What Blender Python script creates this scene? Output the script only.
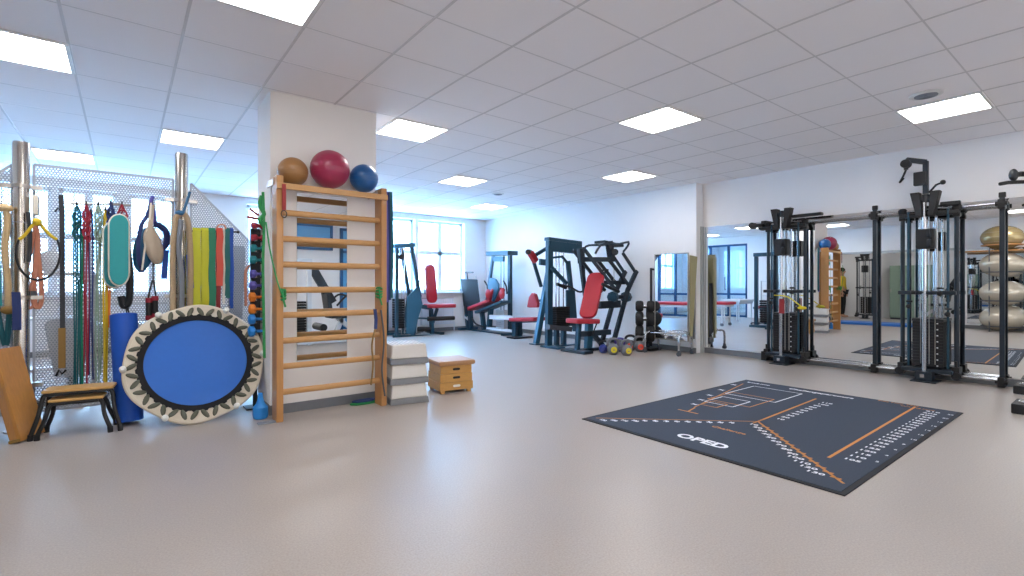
import bpy, bmesh, math, random
from mathutils import Vector, Matrix
random.seed(7)
for o in list(bpy.data.objects): bpy.data.objects.remove(o)
COL = bpy.context.scene.collection
SC = bpy.context.scene
# ---------------------------------------------------------------- camera
A = math.radians(37.6); CAMZ = 1.15; CEIL = 2.87; F = 494.0; CX = 505.0; CY = 285.0
cam = bpy.data.cameras.new('camera'); camo = bpy.data.objects.new('camera', cam); COL.objects.link(camo)
camo.location = (0, 0, CAMZ); camo.rotation_euler = (math.pi / 2, 0, -A)
cam.sensor_width = 36; cam.lens = 36 * F / 1024
cam.shift_x = (512 - CX) / 1024; cam.shift_y = -(288 - CY) / 1024
cam.clip_start = 0.05; cam.clip_end = 200
SC.camera = camo
# ---------------------------------------------------------------- world and exposure
W = bpy.data.worlds.new('sky'); SC.world = W; W.use_nodes = True
bg = W.node_tree.nodes['Background']
bg.inputs[0].default_value = (0.27, 0.60, 1.0, 1); bg.inputs[1].default_value = 17.0
SC.view_settings.view_transform = 'Standard'; SC.view_settings.look = 'None'
SC.view_settings.exposure = 1.4; SC.view_settings.gamma = 1; SC.view_settings.use_curve_mapping = False
LAMP = 7.5          # emission of the ceiling panels
# ---------------------------------------------------------------- geometry of the view: a pixel becomes a point on a plane of the room
fx = Vector((math.sin(A), math.cos(A), 0)); rx = Vector((math.cos(A), -math.sin(A), 0))
def P(u, v, X=None, Y=None, z=None, d=None):
    r = fx + rx * ((u - CX) / F) - Vector((0, 0, (v - CY) / F))
    if X is not None: t = X / r.x
    elif Y is not None: t = Y / r.y
    elif z is not None: t = (z - CAMZ) / r.z
    else: t = d
    return Vector((0, 0, CAMZ)) + r * t
# ---------------------------------------------------------------- materials
def lin(c):
    return tuple((x / 12.92 if x <= .04045 else ((x + .055) / 1.055) ** 2.4) for x in c)
def rgb(h):
    return lin(tuple(int(h[i:i + 2], 16) / 255 for i in (0, 2, 4)))
MATS = {}
def mat(name, col, rough=.5, metal=0, var=.06, scale=30, bump=0, stretch=None, alpha=1, spec=.5, coat=0):
    m = bpy.data.materials.new(name); m.use_nodes = True; nt = m.node_tree; n = nt.nodes; b = n['Principled BSDF']
    c = rgb(col) if isinstance(col, str) else col
    tc = n.new('ShaderNodeTexCoord'); mp = n.new('ShaderNodeMapping'); no = n.new('ShaderNodeTexNoise')
    nt.links.new(tc.outputs['Object'], mp.inputs[0]); nt.links.new(mp.outputs[0], no.inputs[0])
    if stretch: mp.inputs['Scale'].default_value = stretch
    no.inputs['Scale'].default_value = scale; no.inputs['Detail'].default_value = 4
    mx = n.new('ShaderNodeMix'); mx.data_type = 'RGBA'
    mx.inputs['A'].default_value = (*[x * (1 - var) for x in c], 1); mx.inputs['B'].default_value = (*[min(1, x * (1 + var)) for x in c], 1)
    nt.links.new(no.outputs[0], mx.inputs[0]); nt.links.new(mx.outputs['Result'], b.inputs['Base Color'])
    b.inputs['Roughness'].default_value = rough; b.inputs['Metallic'].default_value = metal
    b.inputs['Specular IOR Level'].default_value = spec; b.inputs['Coat Weight'].default_value = coat
    b.inputs['Alpha'].default_value = alpha
    if bump:
        bp = n.new('ShaderNodeBump'); bp.inputs['Strength'].default_value = bump; bp.inputs['Distance'].default_value = .01
        nt.links.new(no.outputs[0], bp.inputs['Height']); nt.links.new(bp.outputs[0], b.inputs['Normal'])
    MATS[name] = m; return m
def emit(name, c, s):
    m = bpy.data.materials.new(name); m.use_nodes = True; nt = m.node_tree; nt.nodes.clear()
    e = nt.nodes.new('ShaderNodeEmission'); o = nt.nodes.new('ShaderNodeOutputMaterial')
    e.inputs[0].default_value = (*c, 1); e.inputs[1].default_value = s; nt.links.new(e.outputs[0], o.inputs[0]); MATS[name] = m; return m
def glass(name, c, refl=.06):
    m = bpy.data.materials.new(name); m.use_nodes = True; nt = m.node_tree; nt.nodes.clear()
    t = nt.nodes.new('ShaderNodeBsdfTransparent'); g = nt.nodes.new('ShaderNodeBsdfGlossy'); x = nt.nodes.new('ShaderNodeMixShader'); o = nt.nodes.new('ShaderNodeOutputMaterial')
    t.inputs[0].default_value = (*c, 1); g.inputs['Roughness'].default_value = .02; x.inputs[0].default_value = refl
    nt.links.new(t.outputs[0], x.inputs[1]); nt.links.new(g.outputs[0], x.inputs[2]); nt.links.new(x.outputs[0], o.inputs[0]); MATS[name] = m; return m
M = MATS
mat('wall_paint', 'eceaea', .8, var=.015, scale=6)
mat('column_paint', 'e6e2df', .8, var=.015, scale=6)
mat('base_grey', '6e7176', .5)
mat('window_white', 'dfe6ee', .45)
mat('trim_grey', 'a9adae', .4)
mat('panel_frame', 'dcdcdc', .5)
emit('lamp_panel', (1, .985, .975), LAMP)
mat('petrol', '1f4254', .38, metal=.25)
mat('petrol_light', '2f6078', .4, metal=.2)
mat('charcoal', '1b2027', .45)
mat('black', '0e0f12', .5)
mat('rubber', '15161a', .75)
mat('navy_frame', '1d2833', .4, metal=.2)
mat('red_pad', 'b0222f', .42, var=.05, bump=.05)
mat('chrome', 'b9bbbf', .2, metal=1, var=.03)
mat('steel', 'b9b2aa', .28, metal=1, var=.05, stretch=(60, 60, 1), scale=3)
mat('sheet_metal', 'a0a3a8', .4, metal=.55, var=.04)
mat('pole_steel', 'c2bbb2', .22, metal=1, var=.06, stretch=(40, 40, .5), scale=4)
mat('beech', 'b27e48', .42, var=.16, stretch=(14, 14, 1), scale=7, coat=.2)
mat('beech_rung', 'bb8c57', .4, var=.12, stretch=(1, 14, 14), scale=7, coat=.2)
mat('stool_wood', 'c79a58', .45, var=.1, stretch=(2, 20, 2), scale=6)
mat('oak_board', 'b9813f', .45, var=.2, stretch=(9, 9, 1.2), scale=6)
mat('box_wood', 'bd8c4a', .5, var=.14, stretch=(1.5, 1.5, 14), scale=8)
mat('box_leather', 'a87c55', .5, var=.08, bump=.1)
mat('step_cream', 'd3cec8', .6, var=.04)
mat('step_grey', '7d7e82', .6, var=.04)
mat('brown_ball', '92673a', .42, coat=.1)
mat('red_ball', '992b4c', .38, coat=.1)
mat('blue_ball', '16548f', .35, coat=.2)
mat('silver_ball', 'c9bfae', .25, metal=.35)
mat('gold_ball', 'a8946a', .25, metal=.45)
mat('foam_blue', '0a4dae', .6, var=.04, bump=.03)
mat('bed_blue', '0266c8', .5, alpha=.80)
mat('tramp_cream', 'cfc4b2', .65)
mat('cord_green', '55574a', .6)
mat('skirt_black', '0d0e14', .85, bump=.2)
mat('white_plastic', 'e2e2dd', .4)
mat('khaki', 'a29a74', .55, var=.06)
mat('rope_cream', 'c9ad82', .8, var=.2, stretch=(1, 1, 3), scale=60, bump=.4)
mat('rope_tan', 'b39b7c', .8, var=.25, stretch=(1, 1, 3), scale=60, bump=.4)
mat('teal', '1d7f86', .6); mat('turquoise', '17989a', .5); mat('teal_dark', '155a63', .7)
mat('blue_steel', '33678e', .6); mat('crimson', '9c2438', .6); mat('navy', '1c2f66', .65); mat('royal', '1b4fae', .6)
mat('sage', '8ea392', .7); mat('yellow', 'd5b321', .6); mat('orange', 'dc7a1e', .55); mat('salmon', 'c98468', .6)
mat('band_yellow', 'c9c91d', .5, var=.1, stretch=(20, 20, .4)); mat('band_green', '0f7d5c', .5); mat('band_red', 'd8503c', .5); mat('band_teal', '0b6a66', .5); mat('band_white', 'e0d8c8', .6)
mat('purple', '5a55a8', .5); mat('sky_blue', '2485d6', .45); mat('leaf_green', '1f8a4a', .6); mat('dark_red', '8e1f22', .6)
mat('bag_cream', 'b9a894', .7); mat('grey_plastic', '7c828c', .5); mat('grey_dark', '4a4e56', .55); mat('brown_tape', '8a6a32', .6)
mat('iron', '23252a', .5, metal=.5); mat('kb_grey', '6c6e73', .45, metal=.2); mat('kb_blue', '22307e', .4); mat('kb_yellow', 'd4c020', .4); mat('kb_red', 'd8452c', .4); mat('kb_purple', '4a3a82', .4)
mat('machine_white', 'd5d7da', .4); mat('machine_cream', 'cfc9be', .5); mat('couch_red', 'c22a3a', .5)
mat('partition_blue', '1a5080', .35); mat('facade', 'e8c4b4', .9, var=.1, scale=3); mat('facade_glass', '9aa4b0', .2); mat('facade_trim', 'efe6de', .8)
mat('mat_blue', '2f6fc0', .55); mat('mat_dark', '303a4a', .85, var=.25, scale=90, bump=.15); mat('mat_edge', '191b22', .8); mat('print_white', 'e6e8ee', .7); mat('print_orange', 'c27f3e', .7)
mat('pouch_blue', '1f5a80', .6)
mat('skin', 'b98a70', .6); mat('cloth_yellow', 'd8b62c', .8); mat('cloth_black', '17181c', .8); mat('hair', '2c2018', .7); mat('screen_blue', '5aa0d0', .3)
glass('pane_glass', (.93, .97, 1)); glass('warm_fill_glass', (.74, .49, .375)); glass('tint_glass', (.82, .93, 1), .10)  # second glass: warm tint that neutralises blue daylight from the added back windows
def mirror_mat():
    m = bpy.data.materials.new('mirror'); m.use_nodes = True; b = m.node_tree.nodes['Principled BSDF']
    b.inputs['Base Color'].default_value = (.80, .83, .84, 1); b.inputs['Metallic'].default_value = 1; b.inputs['Roughness'].default_value = .0; M['mirror'] = m
mirror_mat()
def floor_mat():
    m = bpy.data.materials.new('linoleum'); m.use_nodes = True; nt = m.node_tree; n = nt.nodes; L = nt.links; b = n['Principled BSDF']
    tc = n.new('ShaderNodeTexCoord')
    n1 = n.new('ShaderNodeTexNoise'); n1.inputs['Scale'].default_value = 110; n1.inputs['Detail'].default_value = 6; n1.inputs['Roughness'].default_value = .7
    n2 = n.new('ShaderNodeTexNoise'); n2.inputs['Scale'].default_value = 1.4; n2.inputs['Detail'].default_value = 5
    L.new(tc.outputs['Object'], n1.inputs[0]); L.new(tc.outputs['Object'], n2.inputs[0])
    r1 = n.new('ShaderNodeValToRGB'); r1.color_ramp.elements[0].position = .35; r1.color_ramp.elements[1].position = .65
    r1.color_ramp.elements[0].color = (*rgb('9c938d'), 1); r1.color_ramp.elements[1].color = (*rgb('b0a7a0'), 1); L.new(n1.outputs[0], r1.inputs[0])
    r2 = n.new('ShaderNodeValToRGB'); r2.color_ramp.elements[0].position = .3; r2.color_ramp.elements[1].position = .7
    r2.color_ramp.elements[0].color = (.93, .93, .93, 1); r2.color_ramp.elements[1].color = (1, 1, 1, 1); L.new(n2.outputs[0], r2.inputs[0])
    mx = n.new('ShaderNodeMix'); mx.data_type = 'RGBA'; mx.blend_type = 'MULTIPLY'; mx.inputs[0].default_value = 1
    L.new(r1.outputs[0], mx.inputs['A']); L.new(r2.outputs[0], mx.inputs['B']); L.new(mx.outputs['Result'], b.inputs['Base Color'])
    b.inputs['Roughness'].default_value = .33; b.inputs['Specular IOR Level'].default_value = .42
    rr = n.new('ShaderNodeMapRange'); rr.inputs['To Min'].default_value = .27; rr.inputs['To Max'].default_value = .42
    L.new(n2.outputs[0], rr.inputs[0]); L.new(rr.outputs[0], b.inputs['Roughness'])
    bp = n.new('ShaderNodeBump'); bp.inputs['Strength'].default_value = .02; bp.inputs['Distance'].default_value = .001; L.new(n1.outputs[0], bp.inputs['Height']); L.new(bp.outputs[0], b.inputs['Normal'])
    M['linoleum'] = m
floor_mat()
mat('tile', 'f0edef', .85, var=.035, scale=220)
mat('tile_bar', 'd0cdcf', .6)
# ---------------------------------------------------------------- mesh helpers
def add_props(o, label=None, cat=None, group=None, kind=None):
    if label: o['label'] = label
    if cat: o['category'] = cat
    if group: o['group'] = group
    if kind: o['kind'] = kind
    return o
def wloc(o):
    v = Vector((0, 0, 0))
    while o is not None: v += Vector(o.location); o = o.parent
    return v
def thing(name, label, cat, loc, group=None, rz=0):
    o = bpy.data.objects.new(name, None); COL.objects.link(o); o.location = loc; o.rotation_euler.z = rz; o.empty_display_size = .1
    return add_props(o, label, cat, group)
def orient(d, up=Vector((0, 0, 1))):
    d = d.normalized()
    if abs(d.dot(up)) > .98: up = Vector((0, 1, 0)) if abs(d.y) < .9 else Vector((1, 0, 0))
    s = d.cross(up).normalized(); t = s.cross(d).normalized(); return s, t, d
class MB:
    def __init__(s): s.v = []; s.f = []; s.bv = False
    def add(s, vs, fs):
        n = len(s.v); s.v += [tuple(x) for x in vs]; s.f += [tuple(i + n for i in f) for f in fs]; return s
    def box(s, c, size, R=None, bev=0):
        c = Vector(c); hx, hy, hz = [a / 2 for a in size]
        if bev <= 0:
            vs = [Vector((x, y, z)) for x in (-hx, hx) for y in (-hy, hy) for z in (-hz, hz)]
            fs = [(0, 1, 3, 2), (4, 6, 7, 5), (0, 4, 5, 1), (2, 3, 7, 6), (0, 2, 6, 4), (1, 5, 7, 3)]
        else:
            s.bv = True; bm = bmesh.new(); bmesh.ops.create_cube(bm, size=1)
            for q in bm.verts: q.co = Vector((q.co.x * size[0], q.co.y * size[1], q.co.z * size[2]))
            bmesh.ops.bevel(bm, geom=bm.edges[:], offset=min(bev, min(size) * .45), segments=2, affect='EDGES', profile=.6)
            bm.verts.index_update(); vs = [q.co.copy() for q in bm.verts]; fs = [[q.index for q in f.verts] for f in bm.faces]; bm.free()
        if R is not None: vs = [R @ q for q in vs]
        return s.add([c + q for q in vs], fs)
    def bx(s, x0, x1, y0, y1, z0, z1, bev=0): return s.box(((x0 + x1) / 2, (y0 + y1) / 2, (z0 + z1) / 2), (abs(x1 - x0), abs(y1 - y0), abs(z1 - z0)), None, bev)
    def beam(s, a, b, w, h, up=Vector((0, 0, 1)), bev=0):
        a = Vector(a); b = Vector(b); S, T, D = orient(b - a, up)
        R = Matrix((S, T, D)).transposed(); return s.box((a + b) / 2, (w, h, (b - a).length), R, bev)
    def poly(s, pts, w, h, up=Vector((0, 0, 1))):
        for a, b in zip(pts[:-1], pts[1:]):
            a = Vector(a); b = Vector(b); e = (b - a).normalized() * w * .3; s.beam(a - e, b + e, w, h, up)
        return s
    def tube(s, pts, r, seg=8, closed=False):
        pts = [Vector(p) for p in pts]; n = len(pts)
        rr = r if isinstance(r, (list, tuple)) else [r] * n
        T0 = None; rings = []
        for i, p in enumerate(pts):
            if closed: t = pts[(i + 1) % n] - pts[i - 1]
            else: t = pts[min(i + 1, n - 1)] - pts[max(i - 1, 0)]
            t = t.normalized() if t.length > 1e-9 else Vector((0, 0, 1))
            if T0 is None: S, _, _ = orient(t)
            else: S = (S - t * S.dot(t)); S = S.normalized() if S.length > 1e-6 else orient(t)[0]
            T0 = t; U = t.cross(S)
            rings.append([p + (S * math.cos(2 * math.pi * k / seg) + U * math.sin(2 * math.pi * k / seg)) * rr[i] for k in range(seg)])
        vs = [q for R in rings for q in R]; fs = []
        for i in range(n if closed else n - 1):
            j = (i + 1) % n
            for k in range(seg): k2 = (k + 1) % seg; fs.append((i * seg + k, i * seg + k2, j * seg + k2, j * seg + k))
        if not closed: fs.append(tuple(range(seg))[::-1]); fs.append(tuple((n - 1) * seg + k for k in range(seg)))
        return s.add(vs, fs)
    def cyl(s, a, b, r, seg=16, r2=None): return s.tube([a, b], [r, r if r2 is None else r2], seg)
    def flat(s, pts, w, t, n):      # ribbon of width w and thickness t along pts, n = width direction
        n = Vector(n).normalized(); pts = [Vector(p) for p in pts]; vs = []; fs = []
        for i, p in enumerate(pts):
            q = (pts[min(i + 1, len(pts) - 1)] - pts[max(i - 1, 0)]).normalized(); m = q.cross(n).normalized()
            vs += [p + n * w / 2 + m * t / 2, p - n * w / 2 + m * t / 2, p - n * w / 2 - m * t / 2, p + n * w / 2 - m * t / 2]
        for i in range(len(pts) - 1):
            for k in range(4): k2 = (k + 1) % 4; fs.append((i * 4 + k, i * 4 + k2, i * 4 + 4 + k2, i * 4 + 4 + k))
        e = (len(pts) - 1) * 4; fs += [(3, 2, 1, 0), (e, e + 1, e + 2, e + 3)]
        return s.add(vs, fs)
    def sph(s, c, r, seg=24, rings=14, sc=(1, 1, 1), R=None):
        c = Vector(c); vs = [Vector((0, 0, r * sc[2]))]; fs = []
        for i in range(1, rings):
            a = math.pi * i / rings
            for k in range(seg): b = 2 * math.pi * k / seg; vs.append(Vector((r * sc[0] * math.sin(a) * math.cos(b), r * sc[1] * math.sin(a) * math.sin(b), r * sc[2] * math.cos(a))))
        vs.append(Vector((0, 0, -r * sc[2]))); e = len(vs) - 1
        for k in range(seg):
            k2 = (k + 1) % seg; fs.append((0, 1 + k, 1 + k2)); fs.append((e, 1 + (rings - 2) * seg + k2, 1 + (rings - 2) * seg + k))
            for i in range(rings - 2): fs.append((1 + i * seg + k, 1 + (i + 1) * seg + k, 1 + (i + 1) * seg + k2, 1 + i * seg + k2))
        if R is not None: vs = [R @ q for q in vs]
        return s.add([c + q for q in vs], fs)
    def lathe(s, prof, c, axis=Vector((0, 0, 1)), seg=24):
        c = Vector(c); S, T, D = orient(Vector(axis)); vs = []; fs = []; n = len(prof)
        for r, z in prof:
            for k in range(seg): a = 2 * math.pi * k / seg; vs.append(c + D * z + (S * math.cos(a) + T * math.sin(a)) * max(r, 1e-4))
        for i in range(n - 1):
            for k in range(seg): k2 = (k + 1) % seg; fs.append((i * seg + k, i * seg + k2, (i + 1) * seg + k2, (i + 1) * seg + k))
        fs.append(tuple(range(seg))[::-1]); fs.append(tuple((n - 1) * seg + k for k in range(seg))); return s.add(vs, fs)
    def prism(s, pts, thick):       # world polygon given thickness vector
        t = Vector(thick); pts = [Vector(p) for p in pts]; n = len(pts)
        vs = [p - t / 2 for p in pts] + [p + t / 2 for p in pts]
        return s.add(vs, [tuple(range(n)), tuple(range(2 * n - 1, n - 1, -1))] + [(i, (i + 1) % n, n + (i + 1) % n, n + i) for i in range(n)])
    def build(s, name, m, parent=None, local=False, smooth=True, label=None, loc=None, bevel=0, flatn=False, **k):
        me = bpy.data.meshes.new(name)
        off = Vector((0, 0, 0))
        if not local: off = wloc(parent) if parent is not None else (Vector(loc) if loc is not None else Vector((0, 0, 0)))
        bm = bmesh.new(); bv = [bm.verts.new(Vector(p) - off) for p in s.v]
        for f in s.f:
            try: bm.faces.new([bv[i] for i in f])
            except ValueError: pass
        if not flatn: bmesh.ops.recalc_face_normals(bm, faces=bm.faces[:])
        if smooth:
            for f in bm.faces: f.smooth = True
            for e in bm.edges:
                if len(e.link_faces) != 2 or e.calc_face_angle(0) > .6: e.smooth = False
        bm.to_mesh(me); bm.free(); me.materials.append(M[m])
        o = bpy.data.objects.new(name, me); COL.objects.link(o)
        if parent is not None: o.parent = parent
        elif not local: o.location = off
        if bevel: b = o.modifiers.new('bevel', 'BEVEL'); b.width = bevel; b.segments = 2; b.limit_method = 'ANGLE'; b.harden_normals = True
        elif s.bv and smooth: wn = o.modifiers.new('weighted_normal', 'WEIGHTED_NORMAL'); wn.keep_sharp = True
        add_props(o, label, **k)
        return o
def single(mb, name, m, label, cat, group=None, loc=None, **k):
    c = Vector(loc) if loc is not None else Vector((sum(p[0] for p in mb.v) / len(mb.v), sum(p[1] for p in mb.v) / len(mb.v), min(p[2] for p in mb.v)))
    o = mb.build(name, m, None, loc=c, **k); return add_props(o, label, cat, group)
def struct(mb, name, m, parent=None, **k):
    o = mb.build(name, m, parent, smooth=False, **k)
    if parent is None: o['kind'] = 'structure'
    return o
def copy_thing(o, loc, label=None, group=None, rz=None, parent=None):
    c = o.copy(); COL.objects.link(c)
    if parent is None:
        c.location = loc
        if rz is not None: c.rotation_euler.z = rz
        if label: c['label'] = label
        if group: c['group'] = group
    else: c.parent = parent
    for ch in list(o.children): copy_thing(ch, None, parent=c)
    return c
def smooth_path(pts, n=6):
    pts = [Vector(p) for p in pts]; out = []
    for i in range(len(pts) - 1):
        p0 = pts[max(i - 1, 0)]; p1 = pts[i]; p2 = pts[i + 1]; p3 = pts[min(i + 2, len(pts) - 1)]
        for k in range(n):
            t = k / n; out.append(.5 * ((2 * p1) + (p2 - p0) * t + (2 * p0 - 5 * p1 + 4 * p2 - p3) * t * t + (3 * p1 - p0 - 3 * p2 + p3) * t ** 3))
    out.append(pts[-1]); return out
X_, Y_, Z_ = Vector((1, 0, 0)), Vector((0, 1, 0)), Vector((0, 0, 1))
# ================================================================ ROOM SHELL
XW = 7.98; XP = 7.62; XL = -2.0; YF = 10.75; YB = -3.2; YP = 4.62
struct(MB().bx(-5.6, XW + .3, YB - .3, YF + .4, -.1, 0), 'floor', 'linoleum')
# ceiling with its tile grid
T = .633; GX = -.317; GY = 3.42
ce = bpy.data.objects.new('ceiling', None); COL.objects.link(ce); ce['kind'] = 'structure'; ce.location = (3, 4, CEIL)
LIGHTS = [(-1, 2), (-1, 8), (1, 5), (1, -1), (4, 2), (4, 9), (7, -1), (7, 5), (10, -4), (10, 2), (10, 8), (4, -4), (1, -7), (7, -7), (-1, -4), (10, -9), (-6, 3), (-6, 7), (-6, -1)]
LS = set(LIGHTS)
tl = MB(); n0 = 0
i0, i1 = int((-5.6 - GX) / T) - 1, int((XW + .3 - GX) / T) + 1; j0, j1 = int((YB - .3 - GY) / T) - 1, int((YF + .4 - GY) / T) + 1
for i in range(i0, i1):
    for j in range(j0, j1):
        if (i, j) in LS: continue
        x = GX + i * T; y = GY + j * T; g = .004
        tl.add([(x + g, y + g, CEIL), (x + T - g, y + g, CEIL), (x + T - g, y + T - g, CEIL), (x + g, y + T - g, CEIL)], [(0, 1, 2, 3)])
struct(tl, 'ceiling_tiles', 'tile', ce)
gb = MB(); xa, xb, ya, yb = GX + i0 * T, GX + i1 * T, GY + j0 * T, GY + j1 * T
for i in range(i0, i1 + 1): gb.bx(GX + i * T - .009, GX + i * T + .009, ya, yb, CEIL - .003, CEIL + .03)
for j in range(j0, j1 + 1): gb.bx(xa, xb, GY + j * T - .0055, GY + j * T + .0055, CEIL - .001, CEIL + .03)
struct(gb, 'ceiling_grid', 'tile_bar', ce)
struct(MB().bx(xa, xb, ya, yb, CEIL + .12, CEIL + .25), 'ceiling_slab', 'tile', ce)
# walls
def XWf(y): return 7.95 - .028 * y
struct(MB().prism([(XWf(YB - .3), YB - .3, CEIL / 2), (XWf(YP + .1), YP + .1, CEIL / 2), (8.3, YP + .1, CEIL / 2), (8.3, YB - .3, CEIL / 2)], (0, 0, CEIL)), 'wall_right', 'wall_paint')
struct(MB().bx(XP, 8.3, YP, YF, 0, CEIL), 'wall_pilaster', 'wall_paint')
struct(MB().bx(XP + .12, XWf(YP) + .02, YP - .03, YP, 0, 2.14), 'trim_1', 'trim_grey')

SILL, HEAD = .98, 2.74
WINS = [(-4.8, -3.6), (-1.72, -.93), (-.86, -.10), (.04, .74), (1.9, 2.95), (3.05, 4.1), (4.25, 5.55), (5.64, 6.96)]
wf = MB(); wf.bx(-5.6, XW, YF, YF + .35, 0, SILL); wf.bx(-5.6, XW, YF, YF + .35, HEAD, CEIL)
xs = -5.6
for a, b in WINS: wf.bx(xs, a, YF, YF + .35, SILL, HEAD); xs = b
wf.bx(xs, XW, YF, YF + .35, SILL, HEAD)
struct(wf, 'wall_far', 'wall_paint')
FILL_WINS = [(-1.7, -.4), (-.2, 1.1), (1.5, 2.9), (5.5, 6.6), (6.75, 7.85)]  # unseen windows added behind the camera to brighten the near end
wb = MB(); wb.bx(-5.6, XW + .3, YB - .35, YB, 0, SILL); wb.bx(-5.6, XW + .3, YB - .35, YB, HEAD, CEIL); xs = -5.6
for a, b in FILL_WINS: wb.bx(xs, a, YB - .35, YB, SILL, HEAD); xs = b
wb.bx(xs, XW + .3, YB - .35, YB, SILL, HEAD); struct(wb, 'wall_back', 'wall_paint')
for k, (a, b, YF) in enumerate([(a, b, 10.75) for a, b in WINS] + [(a, b, YB - .35) for a, b in FILL_WINS]):  # far windows, then the added back ones that only let in fill light
    fr = MB(); y0, y1 = YF + .14, YF + .21; w = .06
    fr.bx(a, a + w, y0, y1, SILL, HEAD); fr.bx(b - w, b, y0, y1, SILL, HEAD); fr.bx(a, b, y0, y1, SILL, SILL + w); fr.bx(a, b, y0, y1, HEAD - w, HEAD)
    zt = 1.95; fr.bx(a, b, y0 - .02, y1, zt - .045, zt + .045); m_ = (a + b) / 2; fr.bx(m_ - .055, m_ + .055, y0 - .02, y1, SILL, HEAD)
    for q in ((a + m_) / 2, (b + m_) / 2): fr.bx(q - .006, q + .006, y0 + .02, y1 - .02, SILL, HEAD)
    for zz in (1.35, 2.35): fr.bx(a, b, y0 + .02, y1 - .02, zz - .007, zz + .007)
    o = struct(fr, 'window_%d' % (k + 1), 'window_white')
    MB().bx(a + .02, b - .02, YF + .17, YF + .176, SILL + .02, HEAD - .02).build('window_pane', 'pane_glass' if YF > 0 else 'warm_fill_glass', o, smooth=False)
    (MB().bx(a - .03, b + .03, YF - .1, YF + .14, SILL - .035, SILL, .006) if YF > 0 else MB().bx(a - .03, b + .03, YF + .21, YB + .06, SILL - .035, SILL, .006)).build('window_sill', 'window_white', o)
YF = 10.75
# left wall with glass partition opening
PY0, PY1, PZ = 8.05, 10.1, 2.62
wl = MB(); wl.bx(XL - .15, XL, YB, 2.45, 0, CEIL); wl.bx(XL - .15, XL, 5.4, PY0, 0, CEIL); wl.bx(XL - .15, XL, 2.45, 5.4, 2.12, CEIL); wl.bx(XL - .15, XL, PY1, YF, 0, CEIL); wl.bx(XL - .15, XL, PY0, PY1, PZ, CEIL)
struct(wl, 'wall_left', 'wall_paint')
struct(MB().bx(-5.6, -5.45, YB, YF, 0, CEIL), 'wall_corridor', 'wall_paint')
struct(MB().bx(-5.45, XL - .15, 6.9, 7.05, 0, CEIL), 'wall_corridor_end', 'wall_paint')
dp = MB()
for y in (PY0 + .035, PY0 + (PY1 - PY0) / 3, PY0 + 2 * (PY1 - PY0) / 3, PY1 - .035): dp.bx(XL - .11, XL - .02, y - .035, y + .035, 0, PZ)
for z in (.04, .82, PZ - .035): dp.bx(XL - .11, XL - .02, PY0, PY1, z - .035, z + .035)
d = struct(dp, 'door_1', 'partition_blue')
MB().bx(XL - .07, XL - .062, PY0 + .03, PY1 - .03, .05, PZ - .05).build('door_glass', 'tint_glass', d, smooth=False)
hb = MB()
hb.tube([(XL + .03, PY0 + .78, .95), (XL + .03, PY0 + .78, 1.45)], .014); hb.cyl((XL - .03, PY0 + .78, 1), (XL + .03, PY0 + .78, 1), .01); hb.cyl((XL - .03, PY0 + .78, 1.4), (XL + .03, PY0 + .78, 1.4), .01)
hb.build('door_handle', 'charcoal', d)
# back wall: high window and a glazed door, seen in the column mirror
bw = MB()
for x in (3.18, 4.15): bw.bx(x - .03, x + .03, YB, YB + .05, 2.02, 2.66)
for z in (2.05, 2.63): bw.bx(3.15, 4.18, YB, YB + .05, z - .03, z + .03)
o = struct(bw, 'window_14', 'partition_blue'); MB().bx(3.18, 4.15, YB + .01, YB + .02, 2.05, 2.63).build('window_pane', 'screen_blue', o, smooth=False)
bd = MB()
for x in (4.40, 5.35): bd.bx(x - .035, x + .035, YB, YB + .06, 0, 2.6)
for z in (.05, 2.0, 2.57): bd.bx(4.37, 5.38, YB, YB + .06, z - .035, z + .035)
o = struct(bd, 'door_2', 'partition_blue'); MB().bx(4.40, 5.35, YB + .01, YB + .02, .05, 2.57).build('door_glass', 'screen_blue', o, smooth=False)
MB().tube([(4.52, YB + .09, .95), (4.52, YB + .09, 1.2)], .012).cyl((4.52, YB + .02, 1.0), (4.52, YB + .09, 1.0), .01).build('door_handle', 'chrome', o)
# baseboards
struct(MB().prism([(XWf(YB) - .015, YB, .045), (XWf(YP) - .015, YP - .04, .045), (XWf(YP), YP - .04, .045), (XWf(YB), YB, .045)], (0, 0, .09)), 'baseboard_right', 'base_grey')
struct(MB().bx(XP - .015, XP, YP, YF, 0, .09), 'baseboard_pilaster', 'base_grey')
struct(MB().bx(XL, XP - .015, YF - .015, YF, 0, .09), 'baseboard_far', 'base_grey')
struct(MB().bx(XL, XL + .015, YB, 2.44, 0, .09), 'baseboard_left', 'base_grey')
fr = MB()
for y in (2.45, 5.4): fr.bx(XL - .17, XL + .02, y - .03, y + .03, 0, 2.15)
fr.bx(XL - .17, XL + .02, 2.42, 5.43, 2.09, 2.15); struct(fr, 'trim_2', 'trim_grey')
# column
CX0, CX1, CY0, CY1 = 1.02, 2.0, 4.72, 5.24
struct(MB().bx(CX0, CX1, CY0, CY1, 0, CEIL), 'wall_column', 'column_paint')
struct(MB().bx(CX0 - .012, CX1 + .012, CY0 - .012, CY1 + .012, 0, .085), 'baseboard_column', 'base_grey')
o = single(MB().bx(1.24, 1.70, CY0 - .014, CY0 - .001, .42, 1.99), 'wall_mirror', 'mirror', 'narrow upright mirror on the white column behind the wooden wall bars', 'mirror', smooth=False)
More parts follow.
